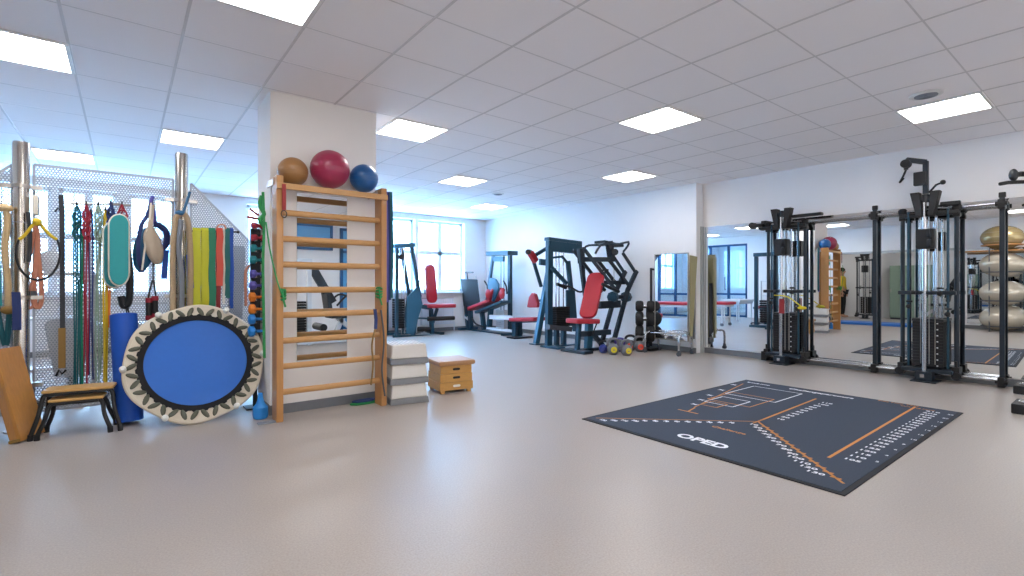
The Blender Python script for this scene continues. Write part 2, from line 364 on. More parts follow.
# wall mirrors (right wall), two panels joined, and one on the left wall
ys = [-.6, .55, 1.78, 3.03, YP - .045]
for k, (a, b) in enumerate(zip(ys[:-1], ys[1:])):
    lab = ['rightmost large wall mirror panel, beside the cut-off machine', 'large wall mirror panel on the right wall behind the nearer cable tower', 'large wall mirror panel between the two cable towers, behind the dark upright', 'leftmost large wall mirror panel, from grey trim to the farther cable tower'][k]
    o = single(MB().prism([(XWf(a) - .012, a + .003, 1.115), (XWf(b) - .012, b - .003, 1.115), (XWf(b) - .001, b - .003, 1.115), (XWf(a) - .001, a + .003, 1.115)], (0, 0, 2.03)), 'wall_mirror', 'mirror', lab, 'mirror', 'large mirror panels on the right wall', smooth=False)
for k, (a, b) in enumerate(((-.5, 2.35),)):
    single(MB().bx(XL + .002, XL + .012, a, b, .14, 2.1), 'wall_mirror', 'mirror', ['large mirror on the left wall behind the silver balls, seen reflected', 'large mirror on the left wall above the blue floor mat, seen reflected'][k], 'mirror', 'large mirrors on the left wall', smooth=False)
# ceiling lights
def ceil_light(i, j, lab):
    x = GX + (i + .5) * T; y = GY + (j + .5) * T; t = thing('ceiling_light', lab, 'ceiling light', (x, y, CEIL - .012), 'square panel lights in the ceiling')
    h = T / 2 - .012; f = MB()
    for sx in (-1, 1): f.bx(x + sx * h - .012, x + sx * h + .012, y - h, y + h, CEIL - .012, CEIL + .05); f.bx(x - h, x + h, y + sx * h - .012, y + sx * h + .012, CEIL - .012, CEIL + .05)
    f.build('light_frame', 'panel_frame', t, smooth=False)
    MB().bx(x - h + .01, x + h - .01, y - h + .01, y + h - .01, CEIL - .004, CEIL + .03).build('diffuser', 'lamp_panel', t, smooth=False)
LL = {(-1, 2): 'square panel light at the left edge of the photo, nearest on that side', (-1, 8): 'square panel light far left above the perforated screen, beside the left pole',
      (1, 5): 'square panel light above the right steel pole', (1, -1): 'square panel light at top edge, nearest the camera left of the column',
      (4, 2): 'square panel light right beside the top of the white column', (4, 9): 'small far panel light half hidden by the wall bars by the windows',
      (7, -1): 'large square panel light above the chest press machine, centre of the ceiling', (7, 5): 'square panel light in mid ceiling above the leg extension machine',
      (10, -4): 'square panel light at upper right beside the round ceiling speaker', (10, 2): 'square panel light close to the pilaster on the right wall', (10, 8): 'farthest square panel light above the leg press',
      (4, -4): 'square panel light overhead behind the photo edge, seen only in the mirrors', (1, -7): 'square panel light near the back wall over the white machine', (7, -7): 'square panel light near the back wall in front of the glazed door', (-1, -4): 'square panel light by the left wall above the silver balls', (10, -9): 'square panel light in the back right corner of the room',
      (-6, 3): 'square panel light added to light the neighbouring room beyond the left wall opening', (-6, 7): 'square panel light in the neighbouring room near the glass partition', (-6, -1): 'square panel light added to light the deep end of the neighbouring room'}  # wall-opening and deep-end panels are added so the neighbouring room is lit
for (i, j) in LIGHTS: ceil_light(i, j, LL[(i, j)])
def vent(u, v, r, name, lab):
    c = P(u, v, z=CEIL - .01); t = thing(name, lab, name.replace('_', ' '), (c.x, c.y, CEIL - .02))
    MB().lathe([(r, .02), (r, .008), (r * .8, 0), (r * .72, .012)], (c.x, c.y, CEIL - .022), Z_, 32).build('rim', 'panel_frame', t)
    g = MB().lathe([(r * .7, .006), (r * .7, 0)], (c.x, c.y, CEIL - .022), Z_, 32)
    for k in range(1, 5): g.tube([(c.x + r * .14 * k * math.cos(a / 12 * math.pi), c.y + r * .14 * k * math.sin(a / 12 * math.pi), CEIL - .023) for a in range(24)], .003, 5, True)
    g.build('grille', 'grey_plastic', t)
vent(926, 95, .12, 'ceiling_speaker', 'round grey ceiling speaker beside the right panel light')
vent(498, 194, .11, 'smoke_detector', 'small round grey ceiling device in the far ceiling')
# radiators
def radiator(x0, x1, lab):
    t = thing('radiator', lab, 'radiator', ((x0 + x1) / 2, YF - .1, 0), 'white radiators under the windows')
    b = MB().bx(x0, x1, YF - .13, YF - .05, .18, .82, .008)
    n = int((x1 - x0) / .06)
    for i in range(n): b.bx(x0 + (i + .3) * (x1 - x0) / n, x0 + (i + .7) * (x1 - x0) / n, YF - .142, YF - .128, .2, .8, .004)
    b.build('panel', 'window_white', t)
    MB().bx(x0 - .005, x1 + .005, YF - .135, YF - .045, .82, .835).build('top_grille', 'trim_grey', t)
    MB().tube([(x1 + .04, YF - .09, 0), (x1 + .04, YF - .09, .25), (x1, YF - .09, .25)], .012).tube([(x0 + .08, YF - .09, 0), (x0 + .08, YF - .09, .2)], .012).build('pipe', 'window_white', t)
radiator(4.2, 5.5, 'white radiator behind the leg extension machine'); radiator(5.66, 6.55, 'white radiator between the leg extension and the leg press')
radiator(-.85, .6, 'white radiator behind the perforated screen'); radiator(2.0, 3.9, 'white radiator hidden behind the column')
# building outside the windows
t = thing('building', 'pale pink building facade across the street outside the windows', 'building', (3, 24, -6))
b = MB().bx(-22, 30, 24, 26, -6, 16); b.build('facade', 'facade', t, smooth=False)
wg = MB(); wt = MB()
for i in range(17):
    for j in range(6):
        x = -20 + i * 3; z = -4.6 + j * 3.3
        wg.bx(x, x + 1.3, 23.9, 24.02, z, z + 1.9); wt.bx(x - .15, x + 1.45, 23.85, 24.01, z + 1.9, z + 2.1); wt.bx(x - .15, x + 1.45, 23.82, 24.01, z - .2, z)
for j in range(6): wt.bx(-22, 30, 23.88, 24.01, -5.6 + j * 3.3, -5.4 + j * 3.3)
wg.build('window', 'facade_glass', t, smooth=False); wt.build('stone_trim', 'facade_trim', t, smooth=False)
# ================================================================ LEFT: POLES, PERFORATED SCREENS
YS = 5.52
def inside(px, pz, poly):
    c = False; n = len(poly)
    for i in range(n):
        x1, z1 = poly[i]; x2, z2 = poly[(i + 1) % n]
        if (z1 > pz) != (z2 > pz) and px < (x2 - x1) * (pz - z1) / (z2 - z1) + x1: c = not c
    return c
def screen(poly, lab):
    xs = [p[0] for p in poly]; zs = [p[1] for p in poly]; t = thing('perforated_screen', lab, 'screen', (sum(xs) / len(xs), YS, min(zs)), 'perforated metal screens on the steel poles')
    p = .021; dz = p * math.sqrt(3) / 2; V = []; Fc = []; R = p / math.sqrt(3); r = p * .335; idx = {}
    cs = [(math.sin(math.pi / 3 * k), math.cos(math.pi / 3 * k)) for k in range(6)]
    def vid(x, z):
        k = (round(x * 5000), round(z * 5000))
        if k not in idx: idx[k] = len(V); V.append((x, YS, z))
        return idx[k]
    row = 0; z = min(zs) + dz / 2
    while z < max(zs):
        x = min(xs) + p / 2 + (p / 2 if row % 2 else 0)
        while x < max(xs):
            if inside(x, z, poly):
                o = [vid(x + R * a, z + R * b) for a, b in cs]; q = []
                for a, b in cs: q.append(len(V)); V.append((x + r * a, YS, z + r * b))
                for k in range(6): k2 = (k + 1) % 6; Fc.append((o[k], o[k2], q[k2], q[k]))
            x += p
        z += dz; row += 1
    mb = MB(); mb.v = V; mb.f = Fc; mb.build('perforated_sheet', 'sheet_metal', t, smooth=False, flatn=True)
    e = MB(); n = len(poly)
    for i in range(n):
        a = Vector((poly[i][0], YS, poly[i][1])); b = Vector((poly[(i + 1) % n][0], YS, poly[(i + 1) % n][1])); e.beam(a, b, .018, .006, Y_)
    e.build('edge_strip', 'sheet_metal', t, smooth=False)
def SX(u, Y=YS): return P(u, 200, Y=Y).x
x1 = SX(34); x2 = SX(173); xr0 = SX(191); xl1 = SX(12)
screen([(x1, .12), (x2, .12), (x2, 2.13), (x1, 2.13)], 'wide middle perforated metal screen between the two steel poles')
pr = P(252, 243, Y=YS); screen([(xr0, .12), (pr.x + .18, .12), (pr.x + .18, pr.z - .2), (xr0, 2.11)], 'perforated screen with slanting top edge right of the right pole')
screen([(xl1 - .9, .12), (xl1, .12), (xl1, 2.11), (xl1 - .9, 1.2)], 'perforated screen cut by the left photo edge, left of the left pole')
def pole(u, lab, top):
    c = P(u, 200, Y=5.43); c.z = 0; t = thing('steel_pole', lab, 'pole', c, 'polished steel poles carrying the screens')
    MB().lathe([(.052, 0), (.052, top - .02), (.048, top), (.0, top)], c, Z_, 32).build('tube', 'pole_steel', t)
    MB().lathe([(.1, 0), (.1, .012), (.065, .016)], c, Z_, 32).build('floor_flange', 'steel', t)
    br = MB()
    for z in (.35, 1.05, 1.93):
        br = MB()
        for s in (-1, 1): br.bx(c.x + s * .055, c.x + s * .125, 5.43, YS - .005, z - .015, z + .015); br.cyl((c.x + s * .11, YS - .03, z), (c.x + s * .11, YS + .012, z), .012, 10)
        br.lathe([(.056, 0), (.056, .03)], (c.x, c.y, z - .015), Z_, 24); br.build('clamp', 'steel', t)
    MB().lathe([(.053, 0), (.053, .004)], (c.x, c.y, top * .72), Z_, 24).build('seam_ring', 'grey_plastic', t)
pole(21, 'left polished steel pole beside the hanging cream rope', 2.28); pole(181.5, 'right polished steel pole between the tan ropes', 2.36)
# narrow grey post behind the left pole
# ---- hanging training gear; Q() is a point on the plane just in front of the screen
YH = 5.46
def Q(u, v, Y=YH): return P(u, v, Y=Y)
def hook(mb, u, v, r=.006):
    a = Q(u, v); mb.tube([(a.x, YS, a.z), (a.x, a.y - .03, a.z), (a.x, a.y - .045, a.z + .015)], r, 6); return mb
def cord_bundle(name, u0, u1, v0, v1, m, lab, n=3, r=.007, cat='cord', grp='cords hanging on the perforated screen', knot=True, m2=None):
    a = Q((u0 + u1) / 2, v0); t = thing(name, lab, cat, (a.x, a.y, a.z), grp)
    h = MB(); hook(h, (u0 + u1) / 2, v0); h.build('hook', 'charcoal', t)
    mb = MB()
    for i in range(n):
        uu = u0 + (u1 - u0) * (i + .5) / n; ph = random.random() * 6
        e = v1 - random.random() * 12
        pts = [Q((u0 + u1) / 2, v0)] + [Q(uu + .5 * math.sin(ph + k * .9), v0 + 8 + (e - v0 - 8) * k / 9, YH - .01 * (i % 2)) for k in range(10)]
        mb.tube(smooth_path(pts, 3), r * .75, 6)
    if knot:
        for k in range(5):
            r = r if k else r * .8
            pts = [Q((u0 + u1) / 2 + math.cos(q / 8 * 2 * math.pi + k) * (u1 - u0) * .55, v0 + 12 + k * 5 + math.sin(q / 8 * 2 * math.pi) * 6, YH - .02 - .008 * math.sin(q)) for q in range(8)]
            mb.tube(pts, r * 1.15, 6, True)
    mb.build('cord', m, t)
    if m2:
        g = MB()
        for s in (0, 1):
            p = Q(u0 + (u1 - u0) * (s * .7 + .15), v1 - 3); g.cyl(p, p - Vector((0, 0, .11)), .013, 10)
        g.build('handle', m2, t)
    return t
cord_bundle('pull_rope', 73, 81, 205, 392, 'teal_dark', 'teal and blue knotted cords, leftmost bundle on the hook row', 4)
cord_bundle('pull_rope', 79, 83, 230, 390, 'band_green', 'long dark green straight cord hanging beside the teal bundle', 2, .009, knot=False)
cord_bundle('pull_rope', 83, 90, 204, 386, 'crimson', 'knotted dark red cords on the hook row', 3, .008)
cord_bundle('pull_rope', 88, 94, 212, 380, 'navy', 'navy blue cord bundle right of the red cords', 2, .008, knot=False)
cord_bundle('pull_rope', 95, 102, 205, 385, 'sage', 'pale grey green cords knotted near the top', 3, .009)
cord_bundle('pull_rope', 103, 108, 210, 388, 'yellow', 'long yellow cord loops hanging left of the teal board', 3, .009, knot=False)
cord_bundle('pull_rope', 107, 111, 214, 330, 'orange', 'short orange cord beside the yellow cords', 2, .009, knot=False)
cord_bundle('pull_rope', 108, 114, 202, 222, 'navy', 'dark blue coil of cord on the hook above the teal board', 2, .012)
cord_bundle('pull_rope', 117, 127, 204, 222, 'crimson', 'small red and blue cords just above the teal pad', 3, .008)
# rail for the hook row
mb = MB().cyl(Q(70, 203, YS - .02), Q(131, 205, YS - .02), .008, 8)
single(mb, 'hook_rail', 'steel', 'thin horizontal rod across the screen that holds the cords', 'rail')
# cream rope at far left
t = thing('climbing_rope', 'thick cream twisted rope with end knot left of the left pole', 'rope', Q(4, 205))
MB().tube(smooth_path([Q(w[0], w[1], 5.36) for w in ((1, 208), (3, 206), (6, 210), (7, 225), (5, 245), (6, 265), (8, 285), (8, 306))], 5), .021, 10).build('rope', 'rope_cream', t)
k = MB().sph(Q(4, 208, 5.36), .045, sc=(1.2, .8, .7)); k.build('top_knot', 'rope_cream', t)
MB().sph(Q(8.5, 310, 5.36), .042, sc=(1.1, 1, .8)).build('end_knot', 'brown_tape', t)
t = thing('exercise_strap', 'turquoise strap bundle hanging at the left photo edge', 'strap', Q(0, 205), 'straps on the screen')
mb = MB()
for i, u in enumerate((-6, -3, -.5)): mb.flat([Q(u, 212, YH - .015 * i), Q(u - 1, 260, YH - .015 * i), Q(u + 1, 306, YH - .015 * i)], .02, .006, X_)
mb.build('strap', 'turquoise', t)
single(MB().tube(smooth_path([Q(-4, 300), Q(1, 330), Q(6, 345), Q(9, 318), Q(10, 298)], 5), .018, 8), 'exercise_tube', 'teal_dark', 'dark green tube loop low at the left photo edge', 'exercise tube')
single(MB().flat([Q(16, 292, 5.28), Q(17, 310, 5.28), Q(17, 330, 5.28)], .05, .012, X_), 'strap', 'navy', 'short navy blue strap hanging in front of the left pole base', 'strap', 'straps on the screen')
mb = MB().tube(smooth_path([Q(28, 212, 5.36), Q(30, 235, 5.36), Q(29, 262, 5.36)], 4), .014, 6); single(mb, 'strap', 'charcoal', 'thin dark strap hanging right behind the left pole', 'strap', 'straps on the screen')
# magic ring
t = thing('pilates_ring', 'round hoop, black below and yellow above, hanging beside the left pole', 'exercise ring', Q(37, 222, 5.27))
pts = [Q(38 + 22 * math.sin(a), 253 - 27 * math.cos(a), 5.27) for a in [math.radians(60 + 240 * i / 30) for i in range(31)]]
MB().tube(pts, .008, 8).build('ring', 'black', t)
l = smooth_path([pts[0], Q(50, 235, 5.27), Q(42, 226, 5.27), Q(37, 220, 5.27), Q(32, 226, 5.27), Q(24, 236, 5.27), pts[-1]], 5)
MB().tube(l, .011, 8).sph(Q(37, 222, 5.27), .03).build('strap', 'yellow', t)
MB().bx(*[v for v in (Q(34, 215).x, Q(40, 215).x)], 5.36, 5.44, Q(37, 216).z, Q(37, 197).z, .01).build('hanger', 'band_white', t)
t = thing('resistance_tube', 'salmon rubber tube loops hanging below the hoop', 'exercise tube', Q(36, 225))
mb = MB()
for o_, w_ in ((30, 7), (36, 6), (38, 5)): mb.tube(smooth_path([Q(36, 222), Q(o_ + 1, 250), Q(o_ - w_ * .7, 285), Q(o_ - w_ * .5, 303), Q(o_ + 1, 308), Q(o_ + w_ * .8, 300), Q(o_ + w_ * .7, 280), Q(37, 240)], 5), .012, 7)
mb.build('tube', 'salmon', t); MB().bx(Q(31, 293).x, Q(37, 293).x, YH - .03, YH, Q(30, 296).z, Q(30, 291).z).build('clip', 'grey_dark', t)
# black strap with brown end
t = thing('weight_strap', 'long black strap with taped brown end hanging down the screen', 'strap', Q(62, 195), 'straps on the screen')
MB().flat([Q(61, 195), Q(62, 214), Q(62.5, 280), Q(62.5, 330)], .032, .012, X_).build('strap', 'charcoal', t)
MB().flat([Q(62, 328), Q(62, 368)], .045, .02, X_).build('brown_grip', 'brown_tape', t)
MB().tube([Q(55, 212), Q(58, 208), Q(61, 212)], .008, 6).build('buckle', 'black', t); MB().tube([Q(56, 376), Q(59, 370), Q(62, 374), Q(66, 370)], .009, 6).build('buckle', 'black', t)
# teal rounded boards
def pad(u0, u1, v0, v1, Y, m, lab):
    c = Q((u0 + u1) / 2, v0, Y); t = thing('balance_pad', lab, 'exercise pad', c, 'teal pads hanging on the screen')
    def outl(k):
        out = []; uc = (u0 + u1) / 2; w = (u1 - u0) / 2 + k; n = 12
        for i in range(n + 1): a = math.pi * i / n; out.append(Q(uc + w * math.cos(a), v0 + 10 - (10 + k) * math.sin(a), Y))
        for i in range(n + 1): a = math.pi * i / n; out.append(Q(uc - w * math.cos(a), v1 - 13 + (13 + k) * math.sin(a), Y))
        return out
    MB().prism(outl(0), (0, .03, 0)).build('pad', m, t, bevel=.004)
    MB().tube(outl(.2), .010, 6, True).build('piping', 'band_white', t)
pad(104, 124, 222, 287, 5.42, 'teal', 'teal rounded pad mostly hidden behind the other one')
pad(109.5, 128.5, 215, 285, 5.35, 'turquoise', 'turquoise rounded pad with cream rim in front')
mb = MB().tube(smooth_path([Q(127, 250), Q(130, 275), Q(129, 300), Q(124, 306), Q(121, 296)], 5), .028, 8).tube([Q(127, 306), Q(126, 320), Q(129, 320), Q(128, 306)], .006, 5)
single(mb, 'ankle_cuff', 'black', 'black padded loop hanging at lower right of the turquoise pad', 'cuff', 'cuffs and slings on the screen')
# bag and slings
t = thing('sling_bag', 'blue and cream sling bundle hanging on the screen left of the right pole', 'sling', Q(152, 200), 'cuffs and slings on the screen')
b = MB(); b.sph(Q(143.5, 250), .1, 20, 12, (.75, .45, 2.0), Matrix.Rotation(.12, 3, 'Y')); b.build('blue_pouch', 'pouch_blue', t)
b = MB(); b.sph(Q(153.5, 246, 5.40), .09, 20, 12, (.75, .5, 1.9), Matrix.Rotation(-.2, 3, 'Y')); b.build('cream_pouch', 'bag_cream', t)
MB().flat(smooth_path([Q(151, 203), Q(148, 214, 5.42), Q(142, 224, 5.40), Q(138.5, 240, 5.40), Q(139, 260, 5.42), Q(143, 272, 5.44)], 4), .03, .008, X_).build('webbing', 'navy', t)
MB().flat(smooth_path([Q(151, 203, 5.40), Q(150, 216, 5.38), Q(147, 232, 5.38), Q(144, 255, 5.38), Q(142, 270, 5.40)], 4), .014, .006, X_).build('webbing', 'band_white', t)
MB().flat(smooth_path([Q(152, 205, 5.42), Q(151, 220, 5.38), Q(150, 236, 5.35), Q(154, 255, 5.34), Q(158, 262, 5.38)], 4), .035, .008, X_).build('webbing', 'bag_cream', t)
MB().tube(smooth_path([Q(153, 196), Q(151, 203), Q(154, 212), Q(155, 224)], 4), .014, 8).build('purple_tie', 'purple', t)
single(MB().tube(smooth_path([Q(154, 224), Q(160, 226), Q(166, 232), Q(167, 242), Q(161, 250)], 5), .025, 8), 'ankle_cuff', 'navy', 'navy curved sling beside the blue and cream bundle', 'cuff', 'cuffs and slings on the screen')
single(MB().flat(smooth_path([Q(166, 250), Q(165, 265), Q(164, 279)], 4), .045, .015, X_), 'strap', 'royal', 'short royal blue strap left of the right pole', 'strap', 'straps on the screen')
single(MB().flat(smooth_path([Q(189, 255, 5.33), Q(190, 270, 5.33), Q(191, 288, 5.33)], 4), .045, .015, X_), 'strap', 'royal', 'short royal blue strap right of the right pole', 'strap', 'straps on the screen')
t = thing('skipping_rope', 'skipping rope with red and black handles above the trampoline', 'skipping rope', Q(153, 278))
MB().tube(smooth_path([Q(148, 300), Q(150, 290), Q(153, 280), Q(155, 290), Q(156, 298)], 5), .007, 6).tube([Q(153, 262), Q(153, 280)], .006, 5).build('rope', 'black', t)
for u, w in ((149, 0), (155, -2)):
    h = MB().cyl(Q(u, 302 + w), Q(u, 316 + w), .024, 12).build('handle', 'black', t); MB().cyl(Q(u, 298 + w), Q(u, 302.5 + w), .026, 12).build('handle_end', 'crimson', h); MB().cyl(Q(u, 315.5 + w), Q(u, 320 + w), .026, 12).build('handle_end', 'crimson', h)
# tan ropes on right pole
for s, lab in ((-1, 'thick tan rope hanging left of the right steel pole'), (1, 'thick tan rope hanging right of the right steel pole')):
    mb = MB().tube(smooth_path([Q(181.5 + s * 2, 214, 5.27), Q(181.5 + s * 6, 220, 5.27), Q(181.5 + s * 8.5, 245, 5.28), Q(181.5 + s * 9, 280, 5.29), Q(181.5 + s * 8, 330, 5.3)], 5), .024, 10)
    single(mb, 'battle_rope', 'rope_tan', lab, 'rope', 'tan ropes on the right steel pole')
single(MB().tube(smooth_path([Q(176, 214, 5.26), Q(179, 211, 5.26), Q(183, 212, 5.26), Q(190, 192, 5.3)], 4), .011, 8).sph(Q(180, 213, 5.26), .03, sc=(1.3, .8, .8)), 'rope_tie', 'blue_steel', 'blue grey tie around the right steel pole top of the ropes', 'tie')
single(MB().tube(smooth_path([Q(181, 220, 5.25), Q(179, 250, 5.25), Q(182, 280, 5.25), Q(181, 330, 5.26)], 5), .02, 8), 'exercise_tube', 'grey_plastic', 'grey tube hanging in front of the right steel pole', 'exercise tube')
# therapy bands on a rod
single(MB().cyl(Q(190, 231, 5.37), Q(238, 232, 5.37), .007, 8).sph(Q(238, 232, 5.37), .014), 'band_rod', 'charcoal', 'thin dark rod right of the right pole carrying the wide bands', 'rail')
def band(u0, u1, v1, m, lab, v0=231, dy=0):
    a = Q(u0, v0); b = Q(u1, v0); w = b.x - a.x; c = (a + b) / 2; Y = 5.37
    pts = [Vector((c.x, Y + .02, Q(0, v1).z if 0 else c.z - (Q(u0, v0).z - Q(u0, v1).z) * .97)), Vector((c.x, Y + .02, c.z)), Vector((c.x, Y, c.z + .02)), Vector((c.x, Y - .02, c.z))]
    L = Q(u0, v0).z - Q(u0, v1).z
    for k in range(1, 9): pts.append(Vector((c.x + .004 * math.sin(k * 1.3 + u0), Y - .022 - .01 * math.sin(k * .9 + u0) ** 2 - dy, c.z - L * k / 8)))
    mb = MB().flat(pts, w, .004, X_); single(mb, 'exercise_band', m, lab, 'exercise band', 'wide exercise bands over the rod')
band(191.5, 199.5, 310, 'band_yellow', 'yellow wide exercise band, leftmost on the rod'); band(200, 207, 308, 'band_yellow', 'yellow wide exercise band beside the green one')
band(207.2, 214, 309, 'band_green', 'green wide exercise band right of the yellow ones'); band(214.5, 221, 286, 'band_red', 'coral red wide band, shorter, in the middle of the rod', dy=.012)
band(215, 219, 309, 'dark_red', 'dark red band end hanging below the coral one'); band(221.3, 223.2, 304, 'band_white', 'narrow cream band between red and teal bands')
band(223.4, 228, 298, 'band_teal', 'dark teal wide exercise band near the right end of the rod'); band(228.3, 231.5, 308, 'royal', 'narrow royal blue band, rightmost on the rod')
single(MB().tube(smooth_path([Q(216, 229, 5.33), Q(219, 225, 5.33), Q(224, 225, 5.33), Q(226, 229, 5.33)], 4), .008, 6), 'wire_hanger', 'salmon', 'small coiled wire handle on top of the coral band', 'hanger')
# behind the screens
def chairish(u0, u1, v0, v1, Y, m, name, lab, cat, base=True):
    a = P(u0, v1, Y=Y); b = P(u1, v0, Y=Y); w = abs(b.x - a.x); cx = (a.x + b.x) / 2; t = thing(name, lab, cat, (cx, Y, 0))
    out = []
    for i in range(9): q = math.pi / 2 * i / 8; out.append(Vector((b.x - w * .25 + w * .25 * math.cos(math.pi / 2 - q) if 0 else b.x - w * .25 * (1 - math.sin(q)), Y, b.z - w * .25 * (1 - math.cos(q)))))
    out = out[::-1]; 
    left = [Vector((2 * cx - p.x, Y, p.z)) for p in out][::-1]
    low = [Vector((a.x + w * .2, Y, a.z)), Vector((b.x - w * .2, Y, a.z))]
    MB().prism(left[::-1] + out[::-1][::1] if 0 else [low[0]] + left[::-1][::-1][::-1] + out[::-1] + [low[1]], (0, .07, 0)).build('backrest', m, t, bevel=.01)
    zs = .45
    MB().bx(cx - w * .45, cx + w * .45, Y + .05, Y + .5, zs, zs + .07, .02).build('seat', m, t)
    MB().cyl((cx, Y + .28, .06), (cx, Y + .28, zs), .03).build('post', 'grey_dark', t)
    f = MB()
    for k in range(5): q = k * 1.2566; f.beam((cx, Y + .28, .06), (cx + .27 * math.cos(q), Y + .28 + .27 * math.sin(q), .05), .04, .03); f.sph((cx + .27 * math.cos(q), Y + .28 + .27 * math.sin(q), .028), .028, 10, 8)
    f.build('castor_base', 'grey_dark', t)
    MB().beam((cx, Y + .04, zs), (cx, Y + .04, a.z + .1), .05, .02).build('back_bracket', 'grey_dark', t)
chairish(45, 92, 317, 378, 6.2, 'grey_plastic', 'swivel_chair', 'grey rounded swivel chair behind the perforated screen', 'chair')
chairish(226, 245, 246, 335, 6.1, 'grey_plastic', 'swivel_chair', 'grey high panel seat behind the bands and right screen', 'chair')
t = thing('treatment_couch', 'pale treatment couch standing behind the perforated screen', 'treatment couch', (-.35, 7.3, 0))
MB().bx(-.6, .5, 7.2, 7.82, .62, .7, .02).build('mattress', 'machine_white', t)
f = MB()
for x in (-.5, .4):
    for y in (7.28, 7.74): f.cyl((x, y, 0), (x, y, .62), .02)
f.bx(-.55, .45, 7.25, 7.77, .56, .61).build('frame', 'machine_white', t); 
t = thing('exercise_ball', 'pale white ball behind the hoop and screen', 'exercise ball', (0, 0, 0)); t.location = P(50, 262, Y=6.75)
t2 = P(50, 262, Y=6.75); MB().sph(t2, .11).build('ball', 'machine_white', t)
t = thing('equipment_shelf', 'pale open shelf behind the screen carrying the white ball', 'shelf', (t2.x, 6.75, 0))
s_ = MB()
for z in (.3, .8, t2.z - .13): MB().bx(t2.x - .35, t2.x + .35, 6.6, 6.9, z, z + .025).build('shelf', 'machine_white', t)
for x in (-.34, .34):
    for y in (6.62, 6.88): s_.bx(t2.x + x - .015, t2.x + x + .015, y - .015, y + .015, 0, t2.z - .1)
s_.build('post', 'trim_grey', t)
# ================================================================ FLOOR ITEMS LEFT
# foam roller
a = Vector((.035, 5.16, .0)); top = P(123.5, 316, Y=5.30); dr = (top - a).normalized(); L = (top - a).length
a.z = .095 * math.sqrt(max(0, 1 - dr.z ** 2)) + .002
t = single(MB().lathe([(.085, 0), (.095, .008), (.095, L - .008), (.085, L), (.02, L)], a, dr, 32), 'foam_roller', 'foam_blue', 'tall blue foam roller standing left of the round trampoline', 'foam roller', loc=a)
# trampoline
def tramp():
    C = P(197.5, 363, d=4.27); n = Vector((-.05, -1, .44)).normalized(); t = thing('mini_trampoline', 'round mini trampoline with blue bed and cream padded rim leaning on the screen', 'trampoline', (C.x, C.y, 0))
    S = Z_.cross(n).normalized(); U = n.cross(S).normalized()
    Ro = .508; C.z = Ro * U.z + .02
    def pt(r, a, h=0): return C + (S * math.cos(a) + U * math.sin(a)) * r + n * h
    N = 96
    def R_(a):      # slightly polygonal outline with six corners
        return Ro * (1 + .018 * math.cos(6 * (a - math.radians(22))))
    mb = MB(); vs = []; fs = []
    prof = [(0, -.02), (0, .012), (-.01, .02), (-.115, .016), (-.118, .008), (-.118, -.006), (-.01, -.024)]
    for i in range(N):
        q = 2 * math.pi * i / N
        for dr, h in prof: vs.append(pt(R_(q) + dr, q, h))
    k = len(prof)
    for i in range(N):
        j = (i + 1) % N
        for m in range(k): fs.append((i * k + m, i * k + (m + 1) % k, j * k + (m + 1) % k, j * k + m))
    # ring frame
    mb.add(vs, fs); mb.build('rim_cover', 'tramp_cream', t)
    MB().tube([pt(R_(2 * math.pi * i / N) - .006, 2 * math.pi * i / N, 0) for i in range(N)], .022, 8, True).build('ring_frame', 'tramp_cream', t)
    # black skirt, scalloped
    vs = []; fs = []; N2 = 216
    for i in range(N2):
        q = 2 * math.pi * i / N2; sc = .006 * (1 if (i // 3) % 2 else -1)
        vs += [pt(.428 + sc, q, .026), pt(.378, q, .022), pt(.378, q, .014), pt(.428 + sc, q, .014)]
    for i in range(N2):
        j = (i + 1) % N2
        for m in range(4): fs.append((i * 4 + m, i * 4 + (m + 1) % 4, j * 4 + (m + 1) % 4, j * 4 + m))
    MB().add(vs, fs).build('black_skirt', 'skirt_black', t)
    vs = [pt(0, 0, .012)] + [pt(.380, 2 * math.pi * i / 72, .012) for i in range(72)]; vs += [pt(0, 0, .009)] + [pt(.380, 2 * math.pi * i / 72, .009) for i in range(72)]
    fs = [(0, 1 + i, 1 + (i + 1) % 72) for i in range(72)] + [(73, 74 + (i + 1) % 72, 74 + i) for i in range(72)]
    MB().add(vs, fs).build('jumping_bed', 'bed_blue', t)
    # zigzag elastic lashings
    mb = MB(); K = 19
    for i in range(K):
        q = 2 * math.pi * (i + .3) / K; mb = MB()
        for s in (-1, 1):
            p0 = pt(.428, q + s * .04, .026); p1 = pt(.488, q + s * .12, .024)
            Dd = (p1 - p0).normalized(); T_ = n; Sx = Dd.cross(T_)
            R = Matrix((Dd, Sx, T_)).transposed()
            mb.sph((p0 + p1) / 2, .046, 12, 8, (1, .42, .25), R)
        mb.build('elastic_lashing', 'cord_green', t)
    for i in range(6):
        q = math.radians(3 + 60 * i); f = MB()
        f.tube([pt(.508, q, .0), pt(.51, q, .055), pt(.51, q, .068)], [.024, .024, .014], 12); f.build('leg_cap', 'white_plastic', t)
tramp()
